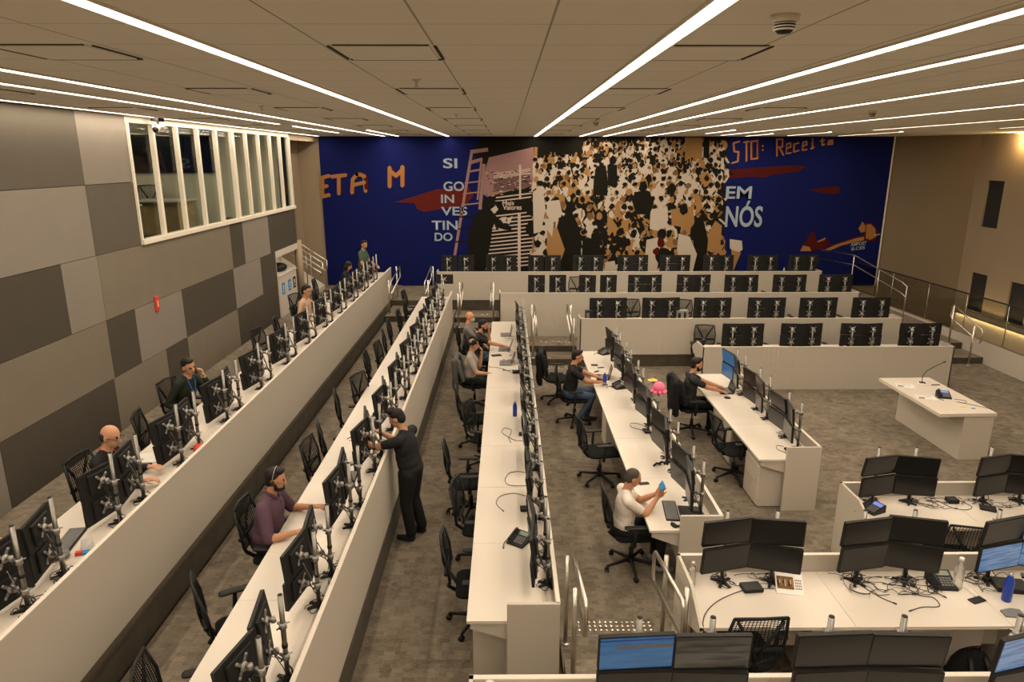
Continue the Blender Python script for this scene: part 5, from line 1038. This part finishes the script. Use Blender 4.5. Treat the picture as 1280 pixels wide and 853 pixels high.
cable([(2.05, 9.45, z), (1.95, 9.6, z), (1.85, 9.62, z), (1.82, 9.5, z), (1.9, 9.4, z), (2.0, 9.35, z)], 'looped cable on the desk left of the yellow topped pole'); cable([(3.78, 8.75, z), (3.70, 8.78, z), (3.66, 8.66, z), (3.72, 8.55, z)], 'curved cable at the near end of the short desk row')
m = MB(); q = random.Random(3)
for k in range(4): m.tube([(0.08 * k - 0.12, q.uniform(-0.03, 0.03), 0.01), (0.08 * k - 0.06, q.uniform(-0.04, 0.04), 0.03), (0.08 * k, q.uniform(-0.03, 0.03), 0.012)], 0.014, 6, 'blackp')
tag(m.build('loose_bracket', None, None, (1.98, 8.2, 0.73), 0.4), 'loose black bracket lying on the desk beyond the man in the white T-shirt', 'bracket')
cable([(7.236, 10.530, 0.775), (7.366, 10.454, 0.775), (7.290, 10.346, 0.775), (7.193, 10.400, 0.775), (7.322, 10.282, 0.775), (7.506, 10.098, 0.775)], 'coiled cable beside the phone on the lectern table')
# stands inside the upper side room
for k, y in enumerate((10.9, 11.6)): stand(-7.2, y, 3.75, Q, 0, 'monitor stand behind the upper left windows, %s' % ('nearer one' if k == 0 else 'farther one'), 'stands in the side room', far=True)

def tangle(x, y, z, w_, d_, n, seed, lab):
    q = random.Random(seed); m = MB()
    for c in range(n):
        px, py = q.uniform(-w_ / 2, w_ / 2), q.uniform(-d_ / 2, d_ / 2); a = q.uniform(0, 6.28); P = []
        for k in range(9):
            P.append(Vector((px, py, 0.005 + q.uniform(0, 0.02)))); a += q.uniform(-1.5, 1.5); px = max(-w_ / 2, min(w_ / 2, px + 0.08 * math.cos(a))); py = max(-d_ / 2, min(d_ / 2, py + 0.08 * math.sin(a)))
        sm = []
        for i in range(len(P) - 1):
            p0, p1, p2, p3 = P[max(i - 1, 0)], P[i], P[i + 1], P[min(i + 2, len(P) - 1)]
            for t in (0, 0.25, 0.5, 0.75): sm.append(0.5 * ((2 * p1) + (-p0 + p2) * t + (2 * p0 - 5 * p1 + 4 * p2 - p3) * t * t + (-p0 + 3 * p1 - 3 * p2 + p3) * t ** 3))
        m.tube(sm, 0.003, 5, 'rubber' if c % 4 else 'grey')
    tag(m.build('cable_tangle', None, None, (x, y, z)), lab, 'cables', 'tangled cables')
tangle(3.25, 5.12, 1.031, 0.75, 0.24, 12, 5, 'tangle of black cables below the second workstation of the large lower right desk')
tangle(2.2, 5.22, 1.031, 0.6, 0.16, 6, 6, 'tangle of black cables behind the photo calendar on the lower right desk')
tangle(4.2, 5.16, 1.031, 0.45, 0.25, 6, 7, 'tangle of black cables right of the clear bottle on the lower right desk')
tangle(4.95, 7.12, 0.731, 0.55, 0.25, 7, 8, 'tangle of black cables on the farthest of the three front desks')
tangle(5.6, 7.12, 0.731, 0.45, 0.2, 5, 9, 'tangle of black cables at the second workstation of the farthest front desk')
for k, (yy, nn) in enumerate(((12.6, 6), (13.6, 6), (14.6, 6))): tangle(0.10, yy, 0.731, 0.34, 0.7, nn, 20 + k, 'tangle of cables on the centre desk beside the %s of the trio' % ('nearest', 'middle one', 'farthest')[k])
# ------------------------------------------------------------------ people
def ell_d(P, c, r, Rm):
    q = (P - np.array(c)) @ Rm; k = q / np.array(r); n = np.linalg.norm(k, axis=1); return (n - 1) * min(r)
def cap_d(P, a, b, ra, rb):
    a = np.array(a); b = np.array(b); d = b - a; L2 = float(d @ d) + 1e-12; t = np.clip((P - a) @ d / L2, 0, 1); return np.linalg.norm(P - a - t[:, None] * d, axis=1) - (ra + (rb - ra) * t)
class Body:
    def __init__(s): s.p = []
    def cap(s, a, b, ra, rb, tag_): s.p.append(('c', tuple(a), tuple(b), ra, rb, tag_)); return s
    def ell(s, c, r, tag_, rot=None): s.p.append(('e', tuple(c), tuple(r), rot if rot is not None else Matrix.Identity(3), 0, tag_)); return s
    def mesh(s, name, mats, vox=0.010, smooth=3):
        m = MB()
        for q in s.p:
            if q[0] == 'c':
                a, b = Vector(q[1]), Vector(q[2]); n = 14
                pts = []; rr = []; d = b - a; L_ = d.length
                if L_ < 1e-5: continue
                u = d / L_
                for t in (-1, -0.85, -0.5, 0): pts.append(a + u * q[3] * t); rr.append(q[3] * math.sqrt(max(0.0, 1 - t * t)) + 1e-4)
                for t in (0, 0.5, 0.85, 1): pts.append(b + u * q[4] * t); rr.append(q[4] * math.sqrt(max(0.0, 1 - t * t)) + 1e-4)
                m.tube(pts, rr, n, 'x')
            else:
                T = Matrix.Translation(q[1]) @ q[3].to_4x4(); m.sphere((0, 0, 0), q[2], 20, 'x', T)
        me = bpy.data.meshes.new(name); me.from_pydata(m.v, [], m.f); o = bpy.data.objects.new('tmp', me); col.objects.link(o)
        rm = o.modifiers.new('r', 'REMESH'); rm.mode = 'VOXEL'; rm.voxel_size = vox
        sm = o.modifiers.new('s', 'SMOOTH'); sm.factor = 0.5; sm.iterations = smooth
        dg = bpy.context.evaluated_depsgraph_get(); dg.update(); out = bpy.data.meshes.new_from_object(o.evaluated_get(dg)); bpy.data.objects.remove(o)
        n = len(out.polygons); c = np.empty(n * 3); out.polygons.foreach_get('center', c); P = c.reshape(-1, 3)
        best = np.full(n, 1e9); idx = np.zeros(n, int); keys = list(mats)
        for q in s.p:
            if q[0] == 'c': d = cap_d(P, q[1], q[2], q[3], q[4])
            else: d = ell_d(P, q[1], q[2], np.array(q[3]))
            k = q[5]; pr_ = 0.0
            if k in ('lip', 'hair'): pr_ = 0.001
            if k == 'eye': pr_ = -0.0015
            d = d - pr_; w_ = d < best; best[w_] = d[w_]; idx[w_] = keys.index(k)
        out.name = name; out.materials.clear()
        for k in keys: out.materials.append(mats[k])
        out.polygons.foreach_set('material_index', idx.tolist()); out.polygons.foreach_set('use_smooth', [True] * n); out.update(); return out
def ik(S, T, l1, l2, hint):
    S, T = Vector(S), Vector(T); d = T - S; L_ = min(d.length, (l1 + l2) * 0.995); d.normalize(); T = S + d * L_
    a = (l1 * l1 - l2 * l2 + L_ * L_) / (2 * L_); h = math.sqrt(max(0, l1 * l1 - a * a)); hv = Vector(hint); hv -= d * hv.dot(d); hv.normalize(); return S + d * a + hv * h, T
SK = {}
def mat_of(c, rough=0.75, noise=0.12, sc=14):
    k = (tuple(c), rough)
    if k not in SK: SK[k] = new_mat('person_material', c, rough, spec=0.25, noise=noise, nscale=sc)
    return SK[k]
def hand(b, W, D, N, side, curl=0.5):
    """W wrist, D direction of the palm, N palm normal (towards what it touches), five separate bent fingers"""
    D = Vector(D).normalized(); N = Vector(N); N = (N - D * N.dot(D)).normalized(); X = D.cross(N).normalized() * side
    W = Vector(W); pc = W + D * 0.045
    for k in (-0.026, -0.009, 0.009, 0.026): b.cap(W + D * 0.012 + X * k * 0.7, W + D * 0.085 + X * k, 0.016, 0.014, 'skin')
    for k, (off, ln) in enumerate(((0.033, 0.070), (0.011, 0.080), (-0.011, 0.075), (-0.033, 0.060))):
        p = W + D * 0.088 + X * off; ang = 0.25 + curl * 0.3
        for seg in range(3):
            l_ = ln * (0.45, 0.32, 0.23)[seg]; d = (D * math.cos(ang) + N * math.sin(ang) + X * off * 1.2).normalized(); q = p + d * l_; b.cap(p, q, 0.0095 - seg * 0.0006, 0.0088 - seg * 0.0006, 'skin'); p = q; ang += curl * 0.75
    p = W + D * 0.03 + X * 0.03; d = (D * 0.6 + X * 0.75 + N * 0.25).normalized(); q = p + d * 0.045; b.cap(p, q, 0.013, 0.011, 'skin'); d2 = (D * 0.9 + X * 0.15 + N * 0.35).normalized(); b.cap(q, q + d2 * 0.035, 0.011, 0.009, 'skin')
def person(loc, rz, lab, pose='sit', lean=6, head=(0, -8, 0), rh=None, lh=None, skin=(0.42, 0.23, 0.13), shirt=(0.02, 0.02, 0.02), pants=(0.02, 0.022, 0.03), hair=(0.012, 0.009, 0.007),
           sleeve='short', style='short', beard=False, glasses=False, mask=False, headset=False, lanyard=None, rhN=(0, 0, -1), lhN=(0, 0, -1), curl=0.5, shoes=(0.015, 0.015, 0.015), feet=None, size=1.0, rel=None, bulk=1.0, turn=0, hd=None, seat=0.49, vox=0.010, rhD=None, lhD=None):
    e = empty('person', loc, rz); e.scale = (size,) * 3; tag(e, lab, 'person')
    b = Body(); S = (skin,); Ln = R(lean)
    if pose == 'sit': H = Vector((0, -0.04, seat + 0.09))
    else: H = Vector((0, 0, 0.93))
    up = Vector((0, math.sin(Ln), math.cos(Ln))); fw = Vector((0, math.cos(Ln), -math.sin(Ln))); tw = Matrix.Rotation(R(turn), 3, 'Z')
    def tp(x, f_, u): v = Vector((x, 0, 0)) + fw * f_; return H + tw @ v + up * u
    Rt = (tw @ Matrix((Vector((1, 0, 0)), fw, up)).transposed())
    B_ = bulk
    # pelvis, belly, chest, shoulders
    b.ell(tp(0, -0.01, 0.0), (0.165 * B_, 0.125 * B_, 0.12), 'pants', Rt)
    b.ell(tp(0, 0.01, 0.16), (0.158 * B_, 0.120 * B_, 0.21), 'shirt', Rt); b.ell(tp(0, 0.005, 0.29), (0.170 * B_, 0.115 * B_, 0.20), 'shirt', Rt); b.ell(tp(0, 0.0, 0.08), (0.164 * B_, 0.126 * B_, 0.13), 'shirt', Rt)
    b.cap(tp(-0.135, -0.01, 0.425), tp(0.135, -0.01, 0.425), 0.068, 0.068, 'shirt'); b.cap(tp(-0.06, -0.01, 0.46), tp(0.06, -0.01, 0.46), 0.055, 0.055, 'shirt')
    nb = tp(0, -0.005, 0.46); hdv = Euler((R(head[1]), R(head[2]), R(head[0]))).to_matrix(); hr = (tw @ hdv) if pose != 'x' else hdv
    nt = nb + up * 0.09 + fw * 0.02; HC = nt + hr @ Vector((0, 0.018, 0.105))
    b.cap(nb, nt + hr @ Vector((0, 0, 0.03)), 0.058, 0.052, 'skin')
    def hp(x, y, z): return HC + hr @ Vector((x, y, z))
    b.ell(hp(0, -0.012, 0.025), (0.075, 0.093, 0.088), 'skin', hr); b.ell(hp(0, 0.012, -0.045), (0.056, 0.070, 0.070), 'skin', hr); b.ell(hp(0, 0.035, -0.090), (0.032, 0.032, 0.024), 'skin', hr)
    b.cap(hp(0, 0.082, 0.008), hp(0, 0.100, -0.026), 0.0095, 0.014, 'skin'); b.cap(hp(-0.024, 0.068, -0.008), hp(0.024, 0.068, -0.008), 0.018, 0.018, 'skin')
    for s in (-1, 1):
        b.ell(hp(s * 0.077, -0.008, -0.008), (0.010, 0.020, 0.031), 'skin', hr); b.ell(hp(s * 0.030, 0.083, 0.006), (0.010, 0.006, 0.005), 'eye', hr); b.cap(hp(s * 0.018, 0.084, 0.025), hp(s * 0.046, 0.075, 0.026), 0.004, 0.003, 'hair')
    b.cap(hp(-0.018, 0.082, -0.055), hp(0.018, 0.082, -0.055), 0.0065, 0.0065, 'lip')
    # legs
    for s in (-1, 1):
        if pose == 'sit':
            h = H + Vector((s * 0.09, 0.03, -0.02)); kn = Vector((s * 0.14, 0.42, seat + 0.055)); an = Vector((s * 0.13, 0.40, 0.09))
            if feet: kn = Vector(feet[0 if s < 0 else 1][0]); an = Vector(feet[0 if s < 0 else 1][1])
        else:
            h = H + Vector((s * 0.09, 0, -0.03)); kn = Vector((s * 0.105, 0.03, 0.50)); an = Vector((s * 0.11, -0.02 if s < 0 else -0.06, 0.09)); b.cap(h, kn, 0.105 * B_, 0.078, 'pants'); b.cap(kn, an + Vector((0, -0.01, 0.03)), 0.078, 0.066, 'pants')
        b.cap(h, kn, 0.088 * B_, 0.060, 'pants'); b.cap(kn, an + Vector((0, 0, 0.03)), 0.060, 0.045, 'pants'); b.cap(kn + (an - kn) * 0.25 + Vector((0, -0.02, 0)), kn + (an - kn) * 0.5, 0.058, 0.05, 'pants')
        b.cap(an + Vector((0, -0.02, -0.04)), an + Vector((s * 0.015, 0.15, -0.055)), 0.046, 0.034, 'shoe'); b.cap(an + Vector((0, -0.03, -0.05)), an + Vector((s * 0.015, 0.16, -0.062)), 0.034, 0.026, 'shoe')
    # arms
    for s, T, N, D in ((1, rh, rhN, rhD), (-1, lh, lhN, lhD)):
        sh = tp(s * 0.175 * (1 + (B_ - 1) * 0.5), -0.01, 0.42)
        T = Vector(T) if T is not None else (Vector((s * 0.22, 0.30, seat + 0.15)) if pose == 'sit' else tp(s * 0.25, 0.05, -0.10))
        hint = Vector((s * 0.55, -0.6, -0.8))
        el, T2 = ik(sh, T, 0.285, 0.25, hint)
        b.cap(sh, el, 0.056 * B_, 0.044, 'shirt' if sleeve == 'long' else 'skin')
        if sleeve == 'short': b.cap(sh, sh + (el - sh) * 0.62, 0.062 * B_, 0.057, 'shirt')
        if sleeve == 'rolled': b.cap(sh, el, 0.062 * B_, 0.055, 'shirt')
        if sleeve == 'long': b.cap(el, el + (T2 - el) * 0.88, 0.045, 0.034, 'shirt'); b.cap(el, T2, 0.038, 0.027, 'skin')
        else: b.cap(el, T2, 0.042, 0.027, 'skin'); b.cap(el, el + (T2 - el) * 0.5, 0.042, 0.038, 'skin')
        dv = (T2 - el).normalized() if D is None else Vector(D)
        hand(b, T2, dv, N, -s, curl)
    mats = {'skin': mat_of(skin, 0.55, 0.06), 'shirt': mat_of(shirt), 'pants': mat_of(pants), 'shoe': mat_of(shoes, 0.5), 'hair': mat_of(hair, 0.6), 'eye': mat_of((0.01, 0.008, 0.006), 0.3), 'lip': mat_of((skin[0] * 0.75, skin[1] * 0.5, skin[2] * 0.5), 0.5)}
    o = put('body', b.mesh('body', mats, vox), e)
    # hair
    hb = Body()
    if style == 'short':
        hb.ell(hp(0, -0.024, 0.040), (0.079, 0.090, 0.084), 'hair', hr); hb.ell(hp(0, -0.055, -0.005), (0.072, 0.054, 0.078), 'hair', hr); hb.ell(hp(0, 0.030, 0.100), (0.058, 0.045, 0.028), 'hair', hr)
    elif style == 'quiff':
        hb.ell(hp(0, -0.020, 0.042), (0.080, 0.092, 0.083), 'hair', hr); hb.ell(hp(0, -0.055, -0.005), (0.074, 0.056, 0.078), 'hair', hr); hb.ell(hp(0, 0.030, 0.112), (0.066, 0.060, 0.045), 'hair', hr)
    elif style == 'curly':
        q = random.Random(9)
        for k in range(46):
            a = q.uniform(0, 2 * PI); t = q.uniform(-0.25, 1.0); r_ = math.sqrt(max(0, 1 - t * t)); v = Vector((r_ * math.cos(a) * 0.088, r_ * math.sin(a) * 0.100 - 0.02, t * 0.098 + 0.035))
            if v.y > 0.045 and v.z < 0.07: continue
            hb.ell(HC + hr @ v, (0.028, 0.028, 0.028), 'hair', hr)
    elif style == 'long':
        hb.ell(hp(0, -0.020, 0.042), (0.086, 0.098, 0.086), 'hair', hr); hb.ell(hp(0, -0.06, -0.06), (0.090, 0.060, 0.140), 'hair', hr); hb.cap(hp(-0.07, -0.01, 0), hp(-0.075, 0.0, -0.14), 0.028, 0.022, 'hair'); hb.cap(hp(0.07, -0.01, 0), hp(0.075, 0.0, -0.14), 0.028, 0.022, 'hair')
    elif style == 'buzz':
        hb.ell(hp(0, -0.020, 0.030), (0.078, 0.092, 0.087), 'hair', hr); hb.ell(hp(0, -0.045, -0.005), (0.073, 0.060, 0.075), 'hair', hr)
    elif style == 'fringe':
        hb.ell(hp(-0.055, -0.04, -0.005), (0.026, 0.050, 0.045), 'hair', hr); hb.ell(hp(0.055, -0.04, -0.005), (0.026, 0.050, 0.045), 'hair', hr); hb.ell(hp(0, -0.075, -0.02), (0.062, 0.032, 0.048), 'hair', hr)
    if hb.p: put('hair', hb.mesh('hair', {'hair': mats['hair']}, 0.009, 2), e)
    if beard:
        bb = Body(); bb.ell(hp(0, 0.030, -0.082), (0.056, 0.062, 0.036), 'hair', hr); bb.cap(hp(-0.062, 0.01, -0.03), hp(-0.050, 0.03, -0.08), 0.014, 0.02, 'hair'); bb.cap(hp(0.062, 0.01, -0.03), hp(0.050, 0.03, -0.08), 0.014, 0.02, 'hair'); bb.cap(hp(-0.024, 0.084, -0.045), hp(0.024, 0.084, -0.045), 0.007, 0.007, 'hair'); bb.ell(hp(0, 0.075, -0.078), (0.03, 0.02, 0.022), 'hair', hr)
        put('beard', bb.mesh('beard', {'hair': mats['hair']}, 0.007, 1), e)
    if glasses:
        m = MB()
        for s in (-1, 1):
            m.tube([hp(s * 0.032 + 0.023 * math.cos(a), 0.099, 0.004 + 0.017 * math.sin(a)) for a in [2 * PI * k / 12 for k in range(13)]], 0.0014, 5, 'blackp'); m.tube([hp(s * 0.055, 0.098, 0.008), hp(s * 0.082, 0.0, 0.006)], 0.002, 5, 'blackp')
        m.tube([hp(-0.010, 0.101, 0.008), hp(0.010, 0.101, 0.008)], 0.002, 5, 'blackp'); m.build('glasses', None, e)
    if mask:
        mb = Body(); mb.ell(hp(0, 0.052, -0.052), (0.052, 0.058, 0.048), 'm', hr); put('face_mask', mb.mesh('face_mask', {'m': mat_of((0.30, 0.45, 0.55), 0.8)}, 0.008, 2), e)
    if headset:
        m = MB(); m.tube([hp(0.088 * math.cos(a), -0.01, 0.02 + 0.112 * math.sin(a)) for a in [PI * k / 14 for k in range(15)]], 0.005, 6, 'silver'); m.sphere(tuple(hp(0.090, -0.01, 0.0)), 0.026, 10, 'blackp'); m.sphere(tuple(hp(-0.090, -0.01, 0.0)), 0.026, 10, 'blackp')
        m.tube([hp(0.092, 0.0, -0.01), hp(0.085, 0.07, -0.06), hp(0.04, 0.115, -0.065)], 0.003, 5, 'blackp'); m.build('headset', None, e)
    if sleeve == 'rolled':
        cb = Body()
        for s in (-1, 1): cb.cap(tp(s * 0.030, 0.070, 0.475), tp(s * 0.062, 0.010, 0.520), 0.016, 0.015, 'c'); cb.cap(tp(s * 0.062, 0.010, 0.520), tp(s * 0.030, -0.060, 0.530), 0.015, 0.015, 'c')
        cb.cap(tp(0, 0.100, 0.44), tp(0, 0.135, 0.16), 0.008, 0.008, 'c'); put('shirt_collar', cb.mesh('shirt_collar', {'c': mats['shirt']}, 0.007, 1), e)
    if lanyard:
        m = MB(); m.tube([tp(-0.05, -0.05, 0.53), tp(-0.065, 0.07, 0.46), tp(-0.02, 0.135, 0.30), tp(0, 0.15, 0.22)], 0.006, 6, 'lan_' + lanyard); m.tube([tp(0.05, -0.05, 0.53), tp(0.065, 0.07, 0.46), tp(0.02, 0.135, 0.30), tp(0, 0.15, 0.22)], 0.006, 6, 'lan_' + lanyard); m.build('lanyard', None, e)
    return e
M['lan_red'] = new_mat('lanyard_red', (0.60, 0.05, 0.04), 0.6); M['lan_blue'] = new_mat('lanyard_blue', (0.02, 0.12, 0.5), 0.6)
BLK = (0.010, 0.010, 0.011)
TAN = (0.46, 0.25, 0.145)
person((-4.06, 6.45, 0.66), R(-88), 'bald man with glasses, black top and red lanyard seated by the grey wall', lean=12, head=(-8, -14, 0), rh=(0.16, 0.46, 0.80), lh=(-0.16, 0.38, 0.80), shirt=BLK, sleeve='long', style='fringe', glasses=True, beard=False, lanyard='red', skin=(0.50, 0.27, 0.16), hair=(0.03, 0.02, 0.015))
person((-4.34, 8.88, 0.66), R(-103), 'man in a dark green turtleneck leaning his cheek on his hand by the grey wall', lean=15, head=(-20, -12, 10), lh=(-0.09, 0.27, 1.05), lhN=(0.6, -0.6, 0.3), lhD=(0.15, -0.1, 1.0), rh=(0.20, 0.16, 0.62), sleeve='long', shirt=(0.012, 0.017, 0.010), pants=(0.012, 0.014, 0.022), lanyard='blue', style='short', skin=(0.47, 0.25, 0.15), curl=0.8, seat=0.50)
person((-4.55, 4.93, 0.66), R(-80), 'person in navy mostly cut off at the left picture edge by the grey wall', lean=-6, head=(0, 0, 0), lh=(-0.48, 0.22, 0.66), rh=(0.28, 0.15, 0.64), sleeve='short', shirt=(0.012, 0.018, 0.05), pants=(0.012, 0.016, 0.045), style='short', seat=0.44)
person((-4.05, 13.75, 0.66), R(-95), 'man in a peach shirt reaching to the desk, far along the grey wall', lean=4, head=(-10, -10, 0), seat=0.56, rh=(0.24, 0.20, 0.74), lh=(-0.2, 0.42, 0.78), shirt=(0.50, 0.32, 0.22), sleeve='long', hair=(0.012, 0.009, 0.008), pants=(0.02, 0.02, 0.03))
person((-3.95, 16.7, 0.66), R(-90), 'person with long dark hair in black standing at the far end by the grey wall', pose='stand', lean=10, head=(-5, -20, 0), rh=(0.2, 0.40, 0.95), lh=(-0.2, 0.36, 0.95), shirt=(0.013, 0.014, 0.016), sleeve='long', style='long', size=0.87)
person((-3.98, 19.15, 0.66), R(-100), 'man in a green T-shirt standing in front of the blue wall', pose='stand', lean=4, head=(-30, -14, 0), rh=(0.16, 0.30, 0.98), lh=(-0.1, 0.34, 1.0), shirt=(0.055, 0.090, 0.062), pants=(0.02, 0.02, 0.025), skin=(0.45, 0.24, 0.14), size=1.0)
person((-2.33, 6.14, 0.33), R(-90), 'bearded man with a headset in a purple shirt seated at the left middle desk row', lean=10, head=(0, -10, 0), rh=(0.26, 0.34, 0.80), lh=(-0.24, 0.37, 0.80), shirt=(0.090, 0.048, 0.070), pants=(0.015, 0.015, 0.016), sleeve='rolled', style='short', beard=True, headset=True, skin=(0.46, 0.23, 0.13), bulk=1.18)
person((-1.16, 7.72, 0.0), R(72), 'man in black standing at the partition and handling the monitors', pose='stand', lean=9, head=(8, -22, 0), rh=(0.10, 0.46, 1.30), lh=(-0.22, 0.56, 1.32), rhN=(0, 0, -1), shirt=BLK, pants=(0.010, 0.010, 0.011), sleeve='short', style='quiff', bulk=1.14, skin=(0.44, 0.24, 0.14), hair=(0.010, 0.008, 0.007), size=0.99)
person((-0.80, 14.55, 0), R(-92), 'bald man in a grey shirt with a pale blue face mask at the centre desk', lean=2, head=(-10, -4, 0), rh=(0.2, 0.4, 0.62), lh=(-0.2, 0.4, 0.62), shirt=(0.16, 0.155, 0.145), pants=(0.03, 0.03, 0.04), sleeve='short', style='none', mask=True, skin=(0.58, 0.28, 0.14))
person((-0.60, 13.85, 0), R(-92), 'man in a black top holding his hand to his mouth at the centre desk', lean=12, head=(0, -10, 0), rh=(0.12, 0.60, 0.80), lh=(-0.03, 0.24, 1.07), lhN=(0, -1, 0.2), lhD=(0.1, 0.1, 1), shirt=BLK, sleeve='short', style='short', beard=True, pants=(0.07, 0.11, 0.16), skin=(0.45, 0.22, 0.14))
person((-0.66, 12.32, 0), R(-90), 'man with dark curly hair in a grey T-shirt nearest the camera in the seated trio', lean=6, head=(-4, -6, 0), rh=(0.20, 0.36, 0.72), lh=(-0.02, 0.20, 1.02), lhN=(0, -1, 0.2), lhD=(0.1, 0.1, 1), shirt=(0.30, 0.26, 0.23), sleeve='short', style='curly', pants=(0.018, 0.022, 0.02), skin=(0.43, 0.24, 0.14))
person((1.14, 11.52, 0), R(-90), 'man in a black T-shirt and jeans with glasses typing right of the middle', lean=8, head=(0, -12, 0), rh=(0.12, 0.48, 0.79), lh=(-0.14, 0.51, 0.79), shirt=BLK, pants=(0.055, 0.085, 0.14), shoes=(0.05, 0.05, 0.05), sleeve='short', glasses=True, style='short', skin=(0.48, 0.24, 0.14), feet=[((-0.12, 0.40, 0.54), (-0.10, 0.30, 0.09)), ((0.14, 0.36, 0.54), (0.12, 0.12, 0.09))])
person((1.34, 7.02, 0), R(-86), 'man in a white T-shirt with a shaved head looking at his phone', lean=4, head=(0, -20, 0), rh=(0.02, 0.36, 0.93), lh=(-0.05, 0.38, 0.95), rhN=(-1, 0, 0.2), lhN=(1, 0, 0.2), rhD=(-0.1, 0.5, 0.8), lhD=(0.1, 0.5, 0.8), curl=0.9, shirt=(0.66, 0.60, 0.52), sleeve='short', style='buzz', hair=(0.06, 0.048, 0.036), skin=(0.46, 0.23, 0.13), pants=(0.012, 0.012, 0.014), bulk=1.04, size=0.94, seat=0.46, shoes=(0.2, 0.2, 0.2))
m = MB(); m.rbox(-0.036, 0.036, -0.075, 0.075, 0, 0.009, 0.008, 'signblue'); o = m.build('smartphone', None, None, (1.73, 7.02, 1.02)); o.rotation_euler = (0, R(-55), 0); tag(o, 'blue backed smartphone in the hands of the man in the white T-shirt', 'phone')
person((3.08, 11.02, 0), R(-90), 'dark-haired bearded man in a dark shirt using a laptop at the short desk row', lean=8, head=(0, -10, 0), rh=(0.10, 0.50, 0.79), lh=(-0.12, 0.54, 0.79), shirt=(0.020, 0.022, 0.022), pants=BLK, sleeve='short', style='short', beard=True, skin=(0.47, 0.24, 0.14))
# jackets hung over chair backs
def jacket(x, y, z, rz, colr, lab):
    b = Body(); b.cap((-0.20, -0.33, 0.98), (0.20, -0.33, 0.98), 0.05, 0.05, 'j'); b.cap((-0.20, -0.36, 0.95), (-0.17, -0.33, 0.42), 0.065, 0.05, 'j'); b.cap((0.20, -0.36, 0.95), (0.17, -0.33, 0.40), 0.065, 0.05, 'j'); b.ell((0, -0.35, 0.70), (0.21, 0.055, 0.30), 'j'); b.ell((0, -0.36, 0.50), (0.19, 0.06, 0.17), 'j'); b.cap((-0.22, -0.28, 0.94), (-0.23, -0.22, 0.62), 0.05, 0.04, 'j'); b.cap((0.22, -0.28, 0.94), (0.24, -0.20, 0.60), 0.05, 0.04, 'j')
    me = b.mesh('jacket', {'j': mat_of(colr, 0.85, 0.3, 9)}, 0.014, 2); tag(put('jacket', me, None, (x, y, z), rz), lab, 'jacket')
jacket(-0.60, 12.34, 0, R(-88), (0.085, 0.085, 0.078), 'grey jacket hanging on the chair of the man in the grey T-shirt')
jacket(0.98, 12.65, 0, R(-95), (0.010, 0.010, 0.011), 'black jacket draped on the chair behind the man in jeans')
jacket(3.15, 11.04, 0, R(-88), (0.011, 0.012, 0.014), 'black jacket hanging on the chair of the man at the short desk row')
jacket(5.0, 17.75, 0.50, R(180), (0.010, 0.010, 0.011), 'black jacket on a chair bulging beside the third tier monitors')
for o in list(bpy.data.objects):
    if o.name.startswith('tmp'): bpy.data.objects.remove(o)
